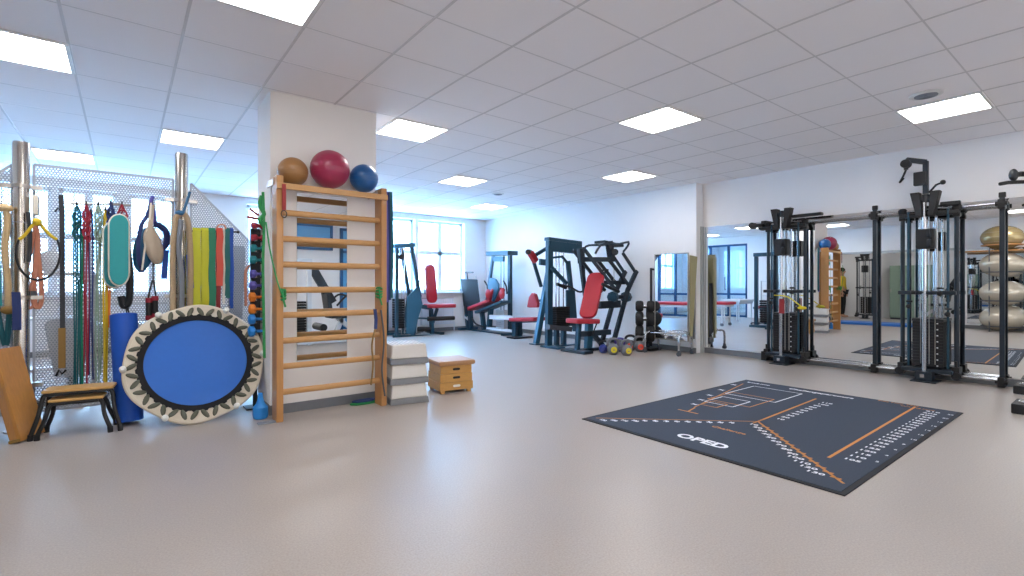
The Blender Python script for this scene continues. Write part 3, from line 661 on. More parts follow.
# wooden tilt board
def board():
    b0 = Vector((-.605, 4.985, .012)); b1 = Vector((-.50, 5.20, .012)); w = (b1 - b0).normalized(); W_ = .25; L_ = .69
    t0 = b0 + Vector((-.085, .19, .655))
    up = (t0 - b0); up = (up - w * up.dot(w)).normalized(); n = up.cross(w).normalized()
    if n.x > 0: n = -n
    t = thing('tilt_board', 'thick varnished wooden board leaning at the left photo edge', 'wooden board', b0)
    R = Matrix((w, up, n)).transposed(); c = b0 + w * W_ / 2 + up * L_ / 2
    MB().box(c, (W_, L_, .022), R, .004).build('top_panel', 'oak_board', t)
    MB().box(c + n * .036, (W_ - .012, L_ - .015, .05), R, .003).build('wooden_core', 'beech', t)
    k = MB()
    k.box(c - up * (L_ / 2 - .012) + n * .028, (W_ + .004, .024, .075), R, .004); k.build('rubber_foot', 'brown_tape', t)
board()
single(MB().lathe([(.10, 0), (.105, .02), (.105, .60), (.09, .62), (.02, .62)], (-.86, 5.18, 0), Z_, 24), 'storage_drum', 'navy_frame', 'dark cylindrical bin at the left photo edge behind the wooden board', 'bin')
# step stools
def stool(cx, cy, zt, L, D_, lab, m, rz):
    t = thing('step_stool', lab, 'stool', (cx, cy, 0), 'two nested wooden step stools', rz)
    top = MB().box((0, 0, zt - .012), (L, D_, .022), None, .01); top.build('wooden_top', m, t, local=True)
    for sx in (-1, 1):
        g = MB(); x0 = sx * (L / 2 - .02); x1_ = sx * (L / 2 + .05)
        for sy in (-1, 1):
            y0 = sy * (D_ / 2 - .02); y1 = sy * (D_ / 2 + .035)
            lg = MB().tube(smooth_path([(x0 - sx * .03, y0, zt - .03), (x0 + sx * .01, y0, zt - .05), (x0 + sx * .03, y1 - sy * .02, zt * .5), (x1_, y1, .03)], 4), .015, 8); lgo = lg.build('leg', 'black', t, local=True)
            MB().cyl((x1_, y1, 0), (x1_ - sx * .003, y1, .045), .018, 10).build('rubber_foot', 'rubber', lgo, local=True)
    f = MB()
    for sy in (-1, 1): f.tube([(-L / 2 + .03, sy * (D_ / 2 - .01), zt - .035), (L / 2 - .03, sy * (D_ / 2 - .01), zt - .035)], .013, 8)
    for sx in (-1, 1): f.tube([(sx * (L / 2 - .03), -D_ / 2 + .01, zt - .035), (sx * (L / 2 - .03), D_ / 2 - .01, zt - .035)], .013, 8)
    f.build('frame', 'black', t, local=True)
stool(-.285, 5.09, .285, .33, .17, 'lower wooden step stool with black legs, underneath and in front', 'stool_wood', -.13)
stool(-.27, 5.12, .355, .43, .21, 'upper wooden step stool with black legs, nested over the lower one', 'stool_wood', -.13)
# blue bottle shaped club and small floor bracket
c = P(261, 419, z=0); c.y += .02
t = thing('blue_club', 'small blue bottle shaped weight standing left of the wall bars', 'exercise club', (c.x, c.y, 0))
MB().lathe([(.045, 0), (.058, .01), (.062, .04), (.06, .10), (.035, .13), (.02, .18), (.018, .22), (.0, .225)], (c.x, c.y, 0), Z_, 24).build('body', 'sky_blue', t)
c = P(268, 423, z=0); single(MB().bx(c.x - .08, c.x + .06, c.y - .03, c.y + .03, 0, .012, .003), 'floor_bracket', 'grey_plastic', 'small grey metal plate on the floor at the foot of the wall bars', 'bracket')
# cane and dumbbell rack beside the column
single(MB().tube(smooth_path([P(246, 306, Y=5.32), P(245.5, 275, Y=5.32), P(248, 267, Y=5.32), P(253, 264.5, Y=5.32), P(259, 266, Y=5.32)], 6), .013, 8), 'walking_cane', 'salmon', 'curved handled cane hanging left of the dumbbell rack', 'cane')
def rack():
    c = P(258, 230, Y=5.05); X0 = c.x; t = thing('dumbbell_rack', 'tall narrow wall rack holding the coloured dumbbells left of the column', 'dumbbell rack', (X0, 5.08, 0))
    MB().bx(X0 - .05, X0 + .03, 5.10, 5.16, .25, 1.68, .005).build('upright', 'charcoal', t)
    MB().bx(X0 - .1, X0 + .04, 5.02, 5.2, 0, .012).cyl((X0 - .01, 5.13, 0), (X0 - .01, 5.13, .3), .02).build('base_plate', 'charcoal', t)
    rows = [(226, 'crimson', .75), (238, 'crimson', .8), (248.5, 'teal', .9), (260, 'teal', .95), (274, 'purple', .95), (285.5, 'purple', 1.0), (297, 'orange', 1.12), (309, 'orange', 1.15), (319, 'sky_blue', 1.2), (331, 'sky_blue', 1.25)]
    nm = {'crimson': 'red', 'teal': 'teal', 'purple': 'violet', 'orange': 'orange', 'sky_blue': 'light blue'}
    pg = MB(); 
    for i, (v, m, s) in enumerate(rows):
        p = P(259, v, Y=5.04); pg.cyl((X0 - .03, 5.12, p.z - .03), (X0 - .03, 4.97, p.z - .03), .006, 6).cyl((X0 + .03, 5.12, p.z - .03), (X0 + .03, 4.97, p.z - .03), .006, 6)
        w = 'upper' if i % 2 == 0 else 'lower'
        d_ = thing('dumbbell', '%s dumbbell of the %s pair on the narrow rack' % (w, nm[m]), 'dumbbell', p, 'coloured dumbbells on the narrow rack')
        MB().cyl(p - X_ * .06, p + X_ * .06, .013, 8).build('grip', m, d_)
        for sx in (-1, 1):
            h = MB(); r = .04 * s; h.lathe([(r * .6, -.03), (r, -.018), (r, .018), (r * .6, .03)], p + X_ * (.05 * sx * s), X_, 8); h.build('head', m, d_)
    pg.build('peg', 'chrome', t)
    MB().tube([P(250, 209, Y=5.0), P(258, 215, Y=5.06)], .012, 8).tube([P(248, 217, Y=4.98), P(258, 219, Y=5.06)], .012, 8).build('top_arm', 'dark_red', t)
rack()
single(MB().flat(smooth_path([P(263, 192, Y=4.66), P(264, 230, Y=4.66), P(263, 270, Y=4.66), P(264.5, 358, Y=4.66)], 5), .022, .008, Vector((1, -.3, 0))), 'exercise_band', 'leaf_green', 'long green band hanging along the left side of the column', 'exercise band')
single(MB().tube(smooth_path([P(262, 196, Y=4.7), P(260, 205, Y=4.7), P(264, 214, Y=4.7), P(260, 220, Y=4.7), P(264, 226, Y=4.7)], 4), .018, 8), 'band_knot', 'leaf_green', 'knotted green band bunch at the top left corner of the wall bars', 'exercise band')
# ================================================================ WALL BARS
def wall_bars():
    t = thing('wall_bars', 'tall wooden wall bars mounted in front of the white column', 'wall bars', (1.49, 4.5, 0))
    H = 2.07
    for x in (1.03, 1.955):
        p = MB().bx(x - .028, x + .028, 4.42, 4.58, 0, H, .008); o = p.build('post', 'beech', t)
    for i, v in enumerate((213, 239, 264.5, 290, 315, 340.5, 366, 391.5)):
        z = P(286, v, Y=4.49).z - .0
        vs = MB(); r = .024
        pts = [(1.03, 4.48, z), (1.955, 4.48, z)]
        vs.sph((0, 0, 0), .0001, 4, 3); vs.v = []; vs.f = []
        seg = 16; V = []
        for x in (1.03, 1.955):
            for k in range(seg): q = 2 * math.pi * k / seg; V.append((x, 4.48 + .019 * math.cos(q), z + .026 * math.sin(q)))
        vs.add(V, [(k, (k + 1) % seg, seg + (k + 1) % seg, seg + k) for k in range(seg)]); vs.build('rung', 'beech_rung', t)
    z = P(286, 187, Y=4.45).z
    MB().bx(1.0, 1.985, 4.40, 4.43, z - .026, z + .026, .006).build('top_rail', 'beech_rung', t)
    for x in (1.03, 1.955):
        MB().bx(x - .04, x - .034 + .004, 4.5, 4.72, 2.0, 2.05).bx(x - .04, x + .04, 4.58, 4.72, H - .04, H - .03).build('wall_bracket', 'steel', t)
wall_bars()
for u, v, r, m, lab, n in ((293, 172, .125, 'brown_ball', 'brown exercise ball, leftmost on top of the wall bars', 0), (330, 169.5, .172, 'red_ball', 'large raspberry red exercise ball in the middle on top of the wall bars', 0), (364, 178.5, .132, 'blue_ball', 'shiny blue exercise ball, rightmost on top of the wall bars', 0)):
    Yb = 4.72 - r - .004 if r > .15 else 4.545
    c = P(u, v, Y=Yb); t = thing('exercise_ball', lab, 'exercise ball', c, 'exercise balls on top of the wall bars')
    t.location = (c.x, c.y, c.z - r)
    MB().sph(c, r, 40, 24).build('ball', m, t)
    g = MB()
    for k in (-.25, 0, .25): g.tube([c + Vector((r * math.sqrt(1 - k * k) * math.cos(q / 20 * math.pi) * 1.0, r * math.sqrt(1 - k * k) * math.sin(q / 20 * math.pi), r * k)) for q in range(40)], .0015, 4, True)
    g.build('seam', m, t); MB().cyl(c + Vector((.5, -.3, .8)).normalized() * (r - .004), c + Vector((.5, -.3, .8)).normalized() * (r + .002), .008, 8).build('valve', 'white_plastic', t)
# bands on the bars
t = thing('exercise_band', 'red strap with ring hanging from the upper left of the wall bars', 'strap', P(284, 187, Y=4.38), 'straps on the wall bars')
MB().flat([P(284, 184, Y=4.385), P(284, 200, Y=4.385), P(284, 210, Y=4.385)], .03, .01, X_).build('strap', 'dark_red', t)
cc = P(284, 214, Y=4.385); MB().tube([cc + Vector((.022 * math.cos(q), 0, .03 * math.sin(q))) for q in [2 * math.pi * i / 16 for i in range(16)]], .004, 6, True).build('ring', 'iron', t)
def clampy(u, v, lab):
    t = thing('rubber_tie', lab, 'tie', P(u, v, Y=4.44), 'green ties on the wall bars')
    mb = MB()
    for k in range(4): c = P(u, v + k * 3, Y=4.45); mb.tube([c + Vector((.022 * math.cos(q), .045 * math.sin(q), .006 * math.sin(q * 2 + k))) for q in [2 * math.pi * i / 12 for i in range(12)]], .009, 6, True)
    mb.tube([P(u, v, Y=4.40), P(u + 1, v + 10, Y=4.40), P(u + 3, v + 17, Y=4.40)], .008, 6); mb.build('knot', 'leaf_green', t)
clampy(282.5, 290, 'green tie on the left post of the wall bars'); clampy(379, 288, 'green tie on the right post of the wall bars')
single(MB().tube(smooth_path([P(266, 222, Y=4.40), P(270, 250, Y=4.39), P(277, 280, Y=4.39), P(283, 297, Y=4.39)], 5), .006, 6), 'exercise_tube', 'leaf_green', 'thin dark green tube running across the left post of the wall bars', 'exercise tube')
t = thing('exercise_tube', 'blue handle with long dark tube hanging at lower right of the wall bars', 'exercise tube', P(376, 309, Y=4.40))
MB().flat([P(375, 309, Y=4.39), P(376, 320, Y=4.39), P(375.5, 329, Y=4.39)], .028, .012, X_).build('handle', 'navy', t)
MB().tube(smooth_path([P(375, 329, Y=4.39), P(372, 345, Y=4.39), P(373, 365, Y=4.39), P(371, 385, Y=4.39)], 5), .008, 6).build('tube', 'brown_tape', t)
for u, m, lab in ((386.5, 'purple', 'narrow violet band behind the right post of the wall bars'), (388.5, 'navy', 'dark blue band behind the right post of the wall bars'), (390.5, 'teal_dark', 'dark green band, outermost behind the right post of the wall bars')):
    a = P(u, 192, Y=4.6); b = P(u + .6, 298 - (390.5 - u) * -1, Y=4.6)
    single(MB().flat(smooth_path([a, (a + b) / 2 + Vector((.01, 0, 0)), b], 5), .03, .02, Vector((1, .2, 0))), 'exercise_band', m, lab, 'exercise band', 'straps on the wall bars')
single(MB().tube(smooth_path([P(381, 310, Y=4.40), P(384, 340, Y=4.40), P(382, 370, Y=4.40), P(385, 396, Y=4.40)], 5), .009, 6), 'exercise_tube', 'grey_dark', 'dark grey tube hanging down the right post of the wall bars', 'exercise tube')
c = P(369, 405, z=0)
for k, (m, lab) in enumerate((('leaf_green', 'coiled green tube lying on the floor at the column foot'), ('navy', 'coiled dark blue tube lying on the green coil'))):
    pts = [(c.x - .02 + (.12 - .02 * k + .012 * math.sin(5 * q)) * math.cos(q), c.y + .07 + (.035 - .004 * k) * math.sin(q), .012 + .022 * k) for q in [2 * math.pi * i / 28 for i in range(28)]]
    single(MB().tube(pts, .011, 7, True), 'exercise_tube', m, lab, 'exercise tube', 'coiled tubes on the floor')
# ================================================================ STEP STACK AND VAULT BOX
def step(k):
    lab = ['bottom cream and grey aerobic step of the stack beside the wall bars', 'middle cream and grey aerobic step of the stack', 'topmost cream aerobic step of the stack beside the wall bars'][k]
    z0 = k * .192; t = thing('aerobic_step', lab, 'aerobic step', (2.0, 4.38, z0), 'stacked aerobic steps', math.radians(-10))
    w0, w1, L = .385, .335, .42
    def hx(w, l, z, ox=0): return [(ox + (w0 - w) / 2, (L - l) / 2, z), (ox + (w0 - w) / 2 + w, (L - l) / 2, z), (ox + (w0 - w) / 2 + w, (L - l) / 2 + l, z), (ox + (w0 - w) / 2, (L - l) / 2 + l, z)]
    def frus(a, b): return MB().add(a + b, [(3, 2, 1, 0), (4, 5, 6, 7)] + [(i, (i + 1) % 4, 4 + (i + 1) % 4, 4 + i) for i in range(4)])
    frus(hx(w0, L, 0), hx(w0 - .01, L - .01, .055)).build('grey_base', 'step_grey', t, local=True, bevel=.006)
    frus(hx(w0 - .02, L - .02, .055), hx(w1, L - .05, .19)).build('cream_body', 'step_cream', t, local=True, bevel=.012)
    nb = MB()
    for i in range(9):
        for j in range(10): nb.cyl((.045 + i * .037, .045 + j * .037, .189), (.045 + i * .037, .045 + j * .037, .1915), .009, 6)
    nb.build('rubber_nubs', 'step_grey', t, local=True)
for k in range(3): step(k)
def vault():
    t = thing('vault_box', 'small wooden three-tier vaulting box with brown padded top', 'vaulting box', (2.62, 4.52, 0), None, math.radians(-8))
    Wd, Dp = .385, .36
    for k in range(3):
        z0 = .03 + k * .088; w = Wd - .012 * k; 
        s = MB().bx((Wd - w) / 2, (Wd + w) / 2, .005 * k, Dp - .005 * k, z0, z0 + .085, .004)
        o = s.build('wooden_tier', 'box_wood', t, local=True)
        g = MB(); g.cyl((Wd / 2 - .03, .005 * k - .001, z0 + .045), (Wd / 2 - .03, .005 * k + .006, z0 + .045), .0125, 12); g.cyl((Wd / 2 + .03, .005 * k - .001, z0 + .045), (Wd / 2 + .03, .005 * k + .006, z0 + .045), .0125, 12)
        g.bx(Wd / 2 - .03, Wd / 2 + .03, .005 * k - .001, .005 * k + .006, z0 + .0325, z0 + .0575)
        g.build('grip_hole' if k else 'maker_plate', 'black' if k else 'white_plastic', o, local=True)
    for x in (.02, Wd - .06):
        for y in (.01, Dp - .05): MB().bx(x, x + .04, y, y + .04, 0, .03).build('foot', 'box_wood', t, local=True)
    MB().bx(-.02, Wd + .02, -.025, Dp + .025, .292, .345, .022).build('padded_top', 'box_leather', t, local=True)
vault()
# ================================================================ FLOOR MAT
def text_mesh(mb, s, x, y, size, rot, z, ext=1.0, align='LEFT', bold=0.0):
    cu = bpy.data.curves.new('t', 'FONT'); cu.body = s; cu.size = size; cu.offset = bold; cu.align_x = align; cu.extrude = .0004; cu.resolution_u = 3
    ob = bpy.data.objects.new('t', cu); COL.objects.link(ob); bpy.context.view_layer.update()
    me = bpy.data.meshes.new_from_object(ob); c, sn = math.cos(rot), math.sin(rot)
    mb.add([(x + c * v.co.x * ext - sn * v.co.y, y + sn * v.co.x * ext + c * v.co.y, z + v.co.z) for v in me.vertices], [tuple(p.vertices) for p in me.polygons])
    bpy.data.objects.remove(ob); bpy.data.curves.remove(cu); bpy.data.meshes.remove(me)
def floor_mat_():
    x0, x1, y0, y1 = 3.10, 5.95, 1.0, 2.95; h = .010; t = thing('test_mat', 'large dark blue jump test mat with orange and white markings on the floor', 'mat', ((x0 + x1) / 2, (y0 + y1) / 2, 0))
    MB().bx(x0, x1, y0, y1, 0, .007, .002).build('rubber_border', 'mat_edge', t)
    MB().bx(x0 + .03, x1 - .03, y0 + .03, y1 - .03, .003, h, .001).build('carpet', 'mat_dark', t)
    z = h + .0008; og = MB(); wh = MB()
    def ln(a, b, w=.018): 
        a = Vector((*a, z)); b = Vector((*b, z)); d = (b - a).normalized(); n = Vector((-d.y, d.x, 0)) * w / 2; og.add([a + n, a - n, b - n, b + n], [(0, 1, 2, 3)])
    def ln2(a, b, w=.018):
        a = Vector((*a, z)); b = Vector((*b, z)); d = (b - a).normalized(); n = Vector((-d.y, d.x, 0)) * w / 2; wh.add([a + n, a - n, b - n, b + n], [(0, 1, 2, 3)])
    J = (4.19, 1.98); Lp = (3.20, 2.88); Rp = (3.27, 1.06)
    ln(J, Lp, .012); ln(J, Rp, .018); ln(J, (5.49, 2.02), .02); ln((3.68, 1.28), (5.86, 1.32), .02)
    ln((4.10, 1.98), (4.28, 1.98), .014)
    rt = -math.pi / 2
    for k in range(13):
        a = .14 + k * .088; n = str((k + 1) * 10)
        dx, dy = (Rp[0] - J[0]), (Rp[1] - J[1]); l = math.hypot(dx, dy); px = J[0] + dx / l * (a + .02); py = J[1] + dy / l * (a + .02)
        text_mesh(wh, n, px - .02, py + .055, .048, rt, z, 1.5, align='RIGHT', bold=.001)
        og.add([(px - .01, py + .03, z), (px + .01, py + .03, z), (px + .01, py - .03, z), (px - .01, py - .03, z)], [(0, 1, 2, 3)])
        dx, dy = (Lp[0] - J[0]), (Lp[1] - J[1]); l = math.hypot(dx, dy); px = J[0] + dx / l * (a + .05); py = J[1] + dy / l * (a + .05)
        text_mesh(wh, n, px - .085, py + .01, .05, rt, z, .85, bold=.002)
    for k in range(11):
        text_mesh(wh, '%d' % ((k + 1) * 10), 4.40 + k * .095, 1.93, .05, rt, z, 1.3, bold=.001)
    for k in range(22):
        text_mesh(wh, '%d' % ((k + 1) * 5 + 100), 3.74 + k * .095, 1.22, .048, rt, z, 1.4, bold=.001)
        if k % 2: text_mesh(wh, str(k + 1), 3.74 + k * .095, 1.07, .036, rt, z, 1.2)
    text_mesh(wh, 'OPED', 3.30, 2.18, .14, rt, z, 1.08, bold=.005)
    text_mesh(og, 'Challenge', 3.74, 2.14, .058, rt, z, 1.2, bold=.001)
    text_mesh(wh, 'Challengeparcours', 5.77, 2.40, .085, rt, z, .95, bold=.002)
    text_mesh(wh, 'Speedy Jump', 5.78, 2.86, .05, rt, z, 1.0, bold=.001); text_mesh(og, 'Side Hop Test', 5.88, 1.62, .05, rt, z, 1.1); text_mesh(og, 'One Leg Jump', 5.80, 1.42, .04, rt, z, 1.1)
    # ladder of growing rectangles
    ln((4.02, 2.62), (4.02, 2.42), .02); ln((4.02, 2.52), (4.20, 2.56), .016)
    def rect(xa, ya, xb, yb, f):
        f((xa, ya), (xb, ya), .013); f((xa, yb), (xb, yb), .013); f((xa, ya), (xa, yb), .013); f((xb, ya), (xb, yb), .013)
    rect(4.36, 2.60, 4.56, 2.44, ln); rect(4.50, 2.64, 4.84, 2.36, ln2); rect(4.62, 2.68, 5.12, 2.26, ln); rect(5.0, 2.70, 5.62, 2.20, ln2)
    ln((4.20, 2.57), (5.66, 2.84), .012)
    for x, y in ((4.3, 2.66), (4.52, 2.72), (4.78, 2.78), (5.12, 2.84), (5.5, 2.9)): text_mesh(wh, 'x', x, y, .07, rt, z, 1.4, bold=.003)
    wh.build('white_print', 'print_white', t, smooth=False, flatn=True); og.build('orange_print', 'print_orange', t, smooth=False, flatn=True)
floor_mat_()
# ================================================================ CABLE FRAME ON THE RIGHT WALL
XR = 7.79
t = thing('cable_rail', 'chrome top and bottom rails with dark end uprights in front of the mirrors', 'rail frame', (XR, 2.3, 0))
for z, nm in ((2.06, 'top_rail'), (.085, 'bottom_rail')):
    for dx in (-.06, .03):
        MB().cyl((XR + dx, .98, z), (XR + dx, 3.56, z), .016, 16).build(nm, 'chrome', t)
for y in (.985, 2.17):
    u_ = MB().bx(XR - .022, XR + .022, y - .022, y + .022, .05, 2.13, .004).build('upright', 'navy_frame', t)
    for z in (.0, 1.99):
        e = MB().bx(XR - .08, XR + .045, y - .032, y + .032, z + .01, z + .12, .012); e.cyl((XR - .055, y - .05, z + .07), (XR - .055, y + .05, z + .07), .026); e.build('rail_clamp', 'black', u_)
    MB().bx(XR - .02, XR + .02, y - .03, y + .03, 2.13, 2.19, .01).build('end_cap', 'black', u_)
for z in (.0, 1.99): MB().bx(XR - .08, XR + .045, 3.52, 3.6, z, z + .14, .012).build('end_clamp', 'black', t)
def tower(yc, arm, lab):
    t = thing('cable_tower', lab, 'cable machine', (XR, yc, 0), 'cable towers on the rail frame'); hw = .255; x0 = XR - .06; xf = XR - .20
    for s in (-1, 1):
        p = MB().tube([(x0, yc + s * hw, .12), (x0, yc + s * hw, 2.08)], .023, 16).build('post', 'navy_frame', t)
        c = MB().lathe([(.034, 0), (.046, .02), (.046, .06), (.03, .08)], (x0, yc + s * hw, 2.02), Z_, 20); c.bx(x0 - .035, x0 + .045, yc + s * hw - .032, yc + s * hw + .032, 1.95, 2.0, .01)
        c.build('clamp_head', 'black', p)
        w = MB(); w.cyl((x0 - .07, yc + s * (hw + .01), .09), (x0 - .11, yc + s * (hw + .01), .09), .045, 24); w.build('wheel', 'rubber', p); w = MB(); w.cyl((x0 + .07, yc + s * (hw + .01), .09), (x0 + .03, yc + s * (hw + .01), .09), .045, 24)
        w.build('wheel', 'rubber', p)
        w = MB().bx(x0 - .09, x0 + .08, yc + s * hw - .035, yc + s * hw + .035, .1, .19, .01).cyl((x0 - .06, yc + s * hw, .18), (x0 - .06, yc + s * hw, .26), .015, 10); w.build('wheel_bracket', 'black', p)
        q = MB().tube([(x0 - .05, yc + s * (hw - .07), .16), (x0 - .05, yc + s * (hw - .07), 2.05)], .013, 12).build('inner_post', 'petrol', t)
    # weight stack
    st = MB(); n = 15; zb = .17
    for k in range(n): st.bx(x0 - .07, x0 + .09, yc - .145, yc + .145, zb + k * .036, zb + k * .036 + .0345, .002)
    w = st.build('weight_stack', 'rubber', t)
    lb = MB()
    for k in range(0, n, 2): lb.bx(x0 - .0725, x0 - .0695, yc - .10, yc - .085, zb + k * .036 + .01, zb + k * .036 + .022)
    lb.build('weight_label', 'print_white', w)
    MB().bx(x0 - .08, x0 + .08, yc - .15, yc + .15, zb + n * .036, zb + n * .036 + .035, .008).build('top_plate', 'charcoal', w)
    for s in (-.07, .09): MB().cyl((x0 + .01, yc + s, .1), (x0 + .01, yc + s, 2.12), .011, 12).build('guide_rod', 'chrome', t)
    # front chrome column and trolley
    MB().cyl((xf, yc + .015, .06), (xf, yc + .015, 2.16), .024, 24).build('front_column', 'chrome', t)
    b = MB().bx(xf - .14, xf + .14, yc - .12, yc + .12, 0, .014, .003).bx(xf - .07, xf + .07, yc - .07, yc + .09, .014, .12, .01).bx(xf, x0 + .05, yc - .24, yc + .24, .105, .15, .01); b.build('base_plate', 'navy_frame', t)
    MB().bx(xf - .08, xf - .03, yc + .0, yc + .04, .05, .09).build('foot_latch', 'chrome', t)
    tr = MB().bx(xf - .05, xf + .07, yc - .09, yc + .09, 1.58, 1.82, .02); tr = tr.build('trolley', 'black', t)
    pw = MB(); pw.cyl((xf - .07, yc - .06, 1.64), (xf - .07, yc - .03, 1.64), .055, 24); pw.cyl((xf - .07, yc - .06, 1.76), (xf - .07, yc - .03, 1.76), .055, 24); pw.build('pulley', 'charcoal', tr)
    MB().bx(xf + .0, xf + .04, yc - .27, yc + .27, 1.035, 1.08, .008).build('cross_bar', 'navy_frame', t)
    kb = MB().cyl((xf + .02, yc + .1, 1.06), (xf - .09, yc + .1, 1.06), .012, 10).sph((xf - .1, yc + .1, 1.06), .024, 12, 8); kb.build('knob', 'black', t)
    MB().bx(x0 - .06, x0 + .05, yc - .28, yc + .28, 1.98, 2.03, .01).build('upper_beam', 'black', t)
    # V shaped head
    for s in (-1, 1):
        MB().prism([(xf, yc + s * .03, 1.97), (xf, yc + s * .08, 1.97), (xf, yc + s * .14, 2.26), (xf, yc + s * .05, 2.26)], (.12, 0, 0)).build('head_bracket', 'black', t, bevel=.005)
    MB().bx(xf - .03, xf + .05, yc - .045, yc + .045, 2.16, 2.20).cyl((xf, yc, 2.14), (xf, yc, 2.23), .036, 16).build('column_cap', 'charcoal', t)
    # cables, handle
    cb = MB()
    for s in (-.075, -.02, .06): cb.cyl((xf + .05, yc + s, .2), (xf + .05, yc + s, 2.1), .004, 6)
    cb.build('cable', 'steel', t)
    for s, z in ((-.20, .78), (-.13, 1.02), (.16, .86)): MB().cyl((xf + .02, yc + s, z), (xf + .02, yc + s, z + .05), .02, 10).sph((xf - .02, yc + s, z + .03), .028, 12, 8).cyl((xf + .02, yc + s - .03, z + .09), (xf + .02, yc + s + .03, z + .09), .012, 8).build('snap_hook', 'black', t)
    if arm:
        bm_ = MB(); a = Vector((xf, yc, 2.24)); bm_.beam(a, (xf, yc, 2.63), .05, .05, Y_); a2 = Vector((xf - .0, yc - .0, 2.62)); b2 = a2 + Vector((-.18, .30, .08)) * .55; bm_.beam(a2, b2, .05, .05)
        bm_.build('boom_arm', 'navy_frame', t)
        hk = MB().cyl(b2 + Vector((0, 0, -.02)), b2 - Vector((0, 0, .12)), .022, 10).cyl(b2 + Vector((-.04, 0, -.05)), b2 + Vector((.04, 0, -.05)), .05, 16); hk.tube(smooth_path([b2 - Vector((0, 0, .12)), b2 + Vector((.03, .04, -.2)), b2 + Vector((0, .06, -.26)), b2 + Vector((-.02, .02, -.22))], 4), .012, 6); hk.build('boom_pulley', 'black', t)
        MB().bx(xf - .09, xf - .02, yc - .02, yc + .10, 2.34, 2.50, .01).build('pulley_block', 'black', t)
        MB().tube([(xf, yc - .03, 2.25), (xf - .02, yc - .10, 2.33), (xf - .02, yc - .16, 2.35)], .012, 8).sph((xf - .02, yc - .16, 2.35), .028, 12, 8).build('adjust_lever', 'black', t)
        MB().bx(x0 - .1, x0 - .04, yc - .30, yc - .12, 2.08, 2.13, .01).build('side_arm', 'black', t)
    else:
        MB().bx(x0 - .13, x0 + .02, yc + .30, yc + .48, 2.03, 2.08, .008).cyl((x0 - .1, yc + .46, 2.06), (x0 - .02, yc + .46, 2.06), .05, 16).build('side_arm', 'black', t)
        MB().bx(xf + .02, xf + .12, yc - .5, yc - .04, 2.12, 2.16, .01).build('upper_arm', 'black', t)
        g = MB().tube(smooth_path([(xf - .02, yc + .1, 1.0), (xf - .06, yc - .1, .98), (xf - .08, yc - .3, .84)], 4), .008, 6).sph((xf - .08, yc - .3, .83), .04, 12, 8, (.6, 1.5, .6)); g.build('yellow_handle', 'kb_yellow', t)
        MB().cyl((xf - .06, yc - .02, .74), (xf - .06, yc - .02, .95), .035, 12).build('red_sleeve', 'dark_red', t)
    return t
tower(1.61, True, 'nearer cable tower with tall bent boom arm, between the dark uprights')
tower(3.24, False, 'farther cable tower with yellow handle, at the left end of the rails')
# machine cut by the right edge
t = thing('cable_machine', 'black machine cut off by the right photo edge, only feet and arm seen', 'exercise machine', (7.0, .55, 0))
f = MB(); a = P(1020, 398, z=.05); b = P(1020, 412, z=.0)
for p in (P(1019, 389, z=.05), P(1018, 410, z=.03)):
    p.z = .045; MB().bx(p.x - .05, p.x + .28, p.y - .05 - .01, p.y + .05 - .01, 0, .09, .012).build('foot', 'black', t)
    MB().bx(p.x + .02, p.x + .12, p.y - .06, p.y + .0, .09, .11).build('foot_plate', 'chrome', t)
c = P(1016, 176, d=4.9)
MB().bx(7.45, 7.55, .28, .38, .05, c.z + .05, .01).build('mast', 'black', t)
MB().sph(P(1013.5, 175, d=4.9), .036, 14, 10, (1, 1, 1.7)).build('roller_pad', 'charcoal', t)
MB().tube([P(1000, 184, d=4.9), P(1008, 182.5, d=4.9), P(1018, 182, d=4.9)], .018, 8).build('arm_handle', 'black', t)
MB().tube([P(1014, 175, d=4.9), P(1020, 174, d=4.95), (7.4, .33, c.z)], .026, 10).tube([P(1018, 182, d=4.9), (7.4, .33, c.z - .07)], .018, 8).build('arm', 'black', t)
# ================================================================ MACHINES
def plane_poly(mb, pts, Y=None, X=None, w=.06, h=.06, off=(0, 0, 0), up=None):
    o = Vector(off); q = [P(u, v, X=X, Y=Y) + o for u, v in pts]
    return mb.poly(q, w, h, up or (Y_ if Y is not None else X_))
def plane_tube(mb, pts, Y=None, X=None, r=.02, off=(0, 0, 0), sm=4):
    o = Vector(off); q = [P(u, v, X=X, Y=Y) + o for u, v in pts]; return mb.tube(smooth_path(q, sm) if sm > 1 else q, r, 10)
def plate(pts, thick, Y=None, X=None, off=(0, 0, 0)):
    o = Vector(off); q = [P(u, v, X=X, Y=Y) + o for u, v in pts]; return MB().prism(q, thick)
def rounded(a, b, w, th, n, r=.06):       # padded cushion between a and b, width direction n, rounded corners
    a = Vector(a); b = Vector(b); d = (b - a); L = d.length; d.normalize(); n = Vector(n).normalized(); m = d.cross(n).normalized()
    out = []
    for cx_, cy_, q0 in ((L - r, w / 2 - r, 0), (r, w / 2 - r, 90), (r, -w / 2 + r, 180), (L - r, -w / 2 + r, 270)):
        for k in range(5): q = math.radians(q0 + k * 22.5); out.append(a + d * (cx_ + r * math.cos(q)) + n * (cy_ + r * math.sin(q)))
    return MB().prism(out, m * th)
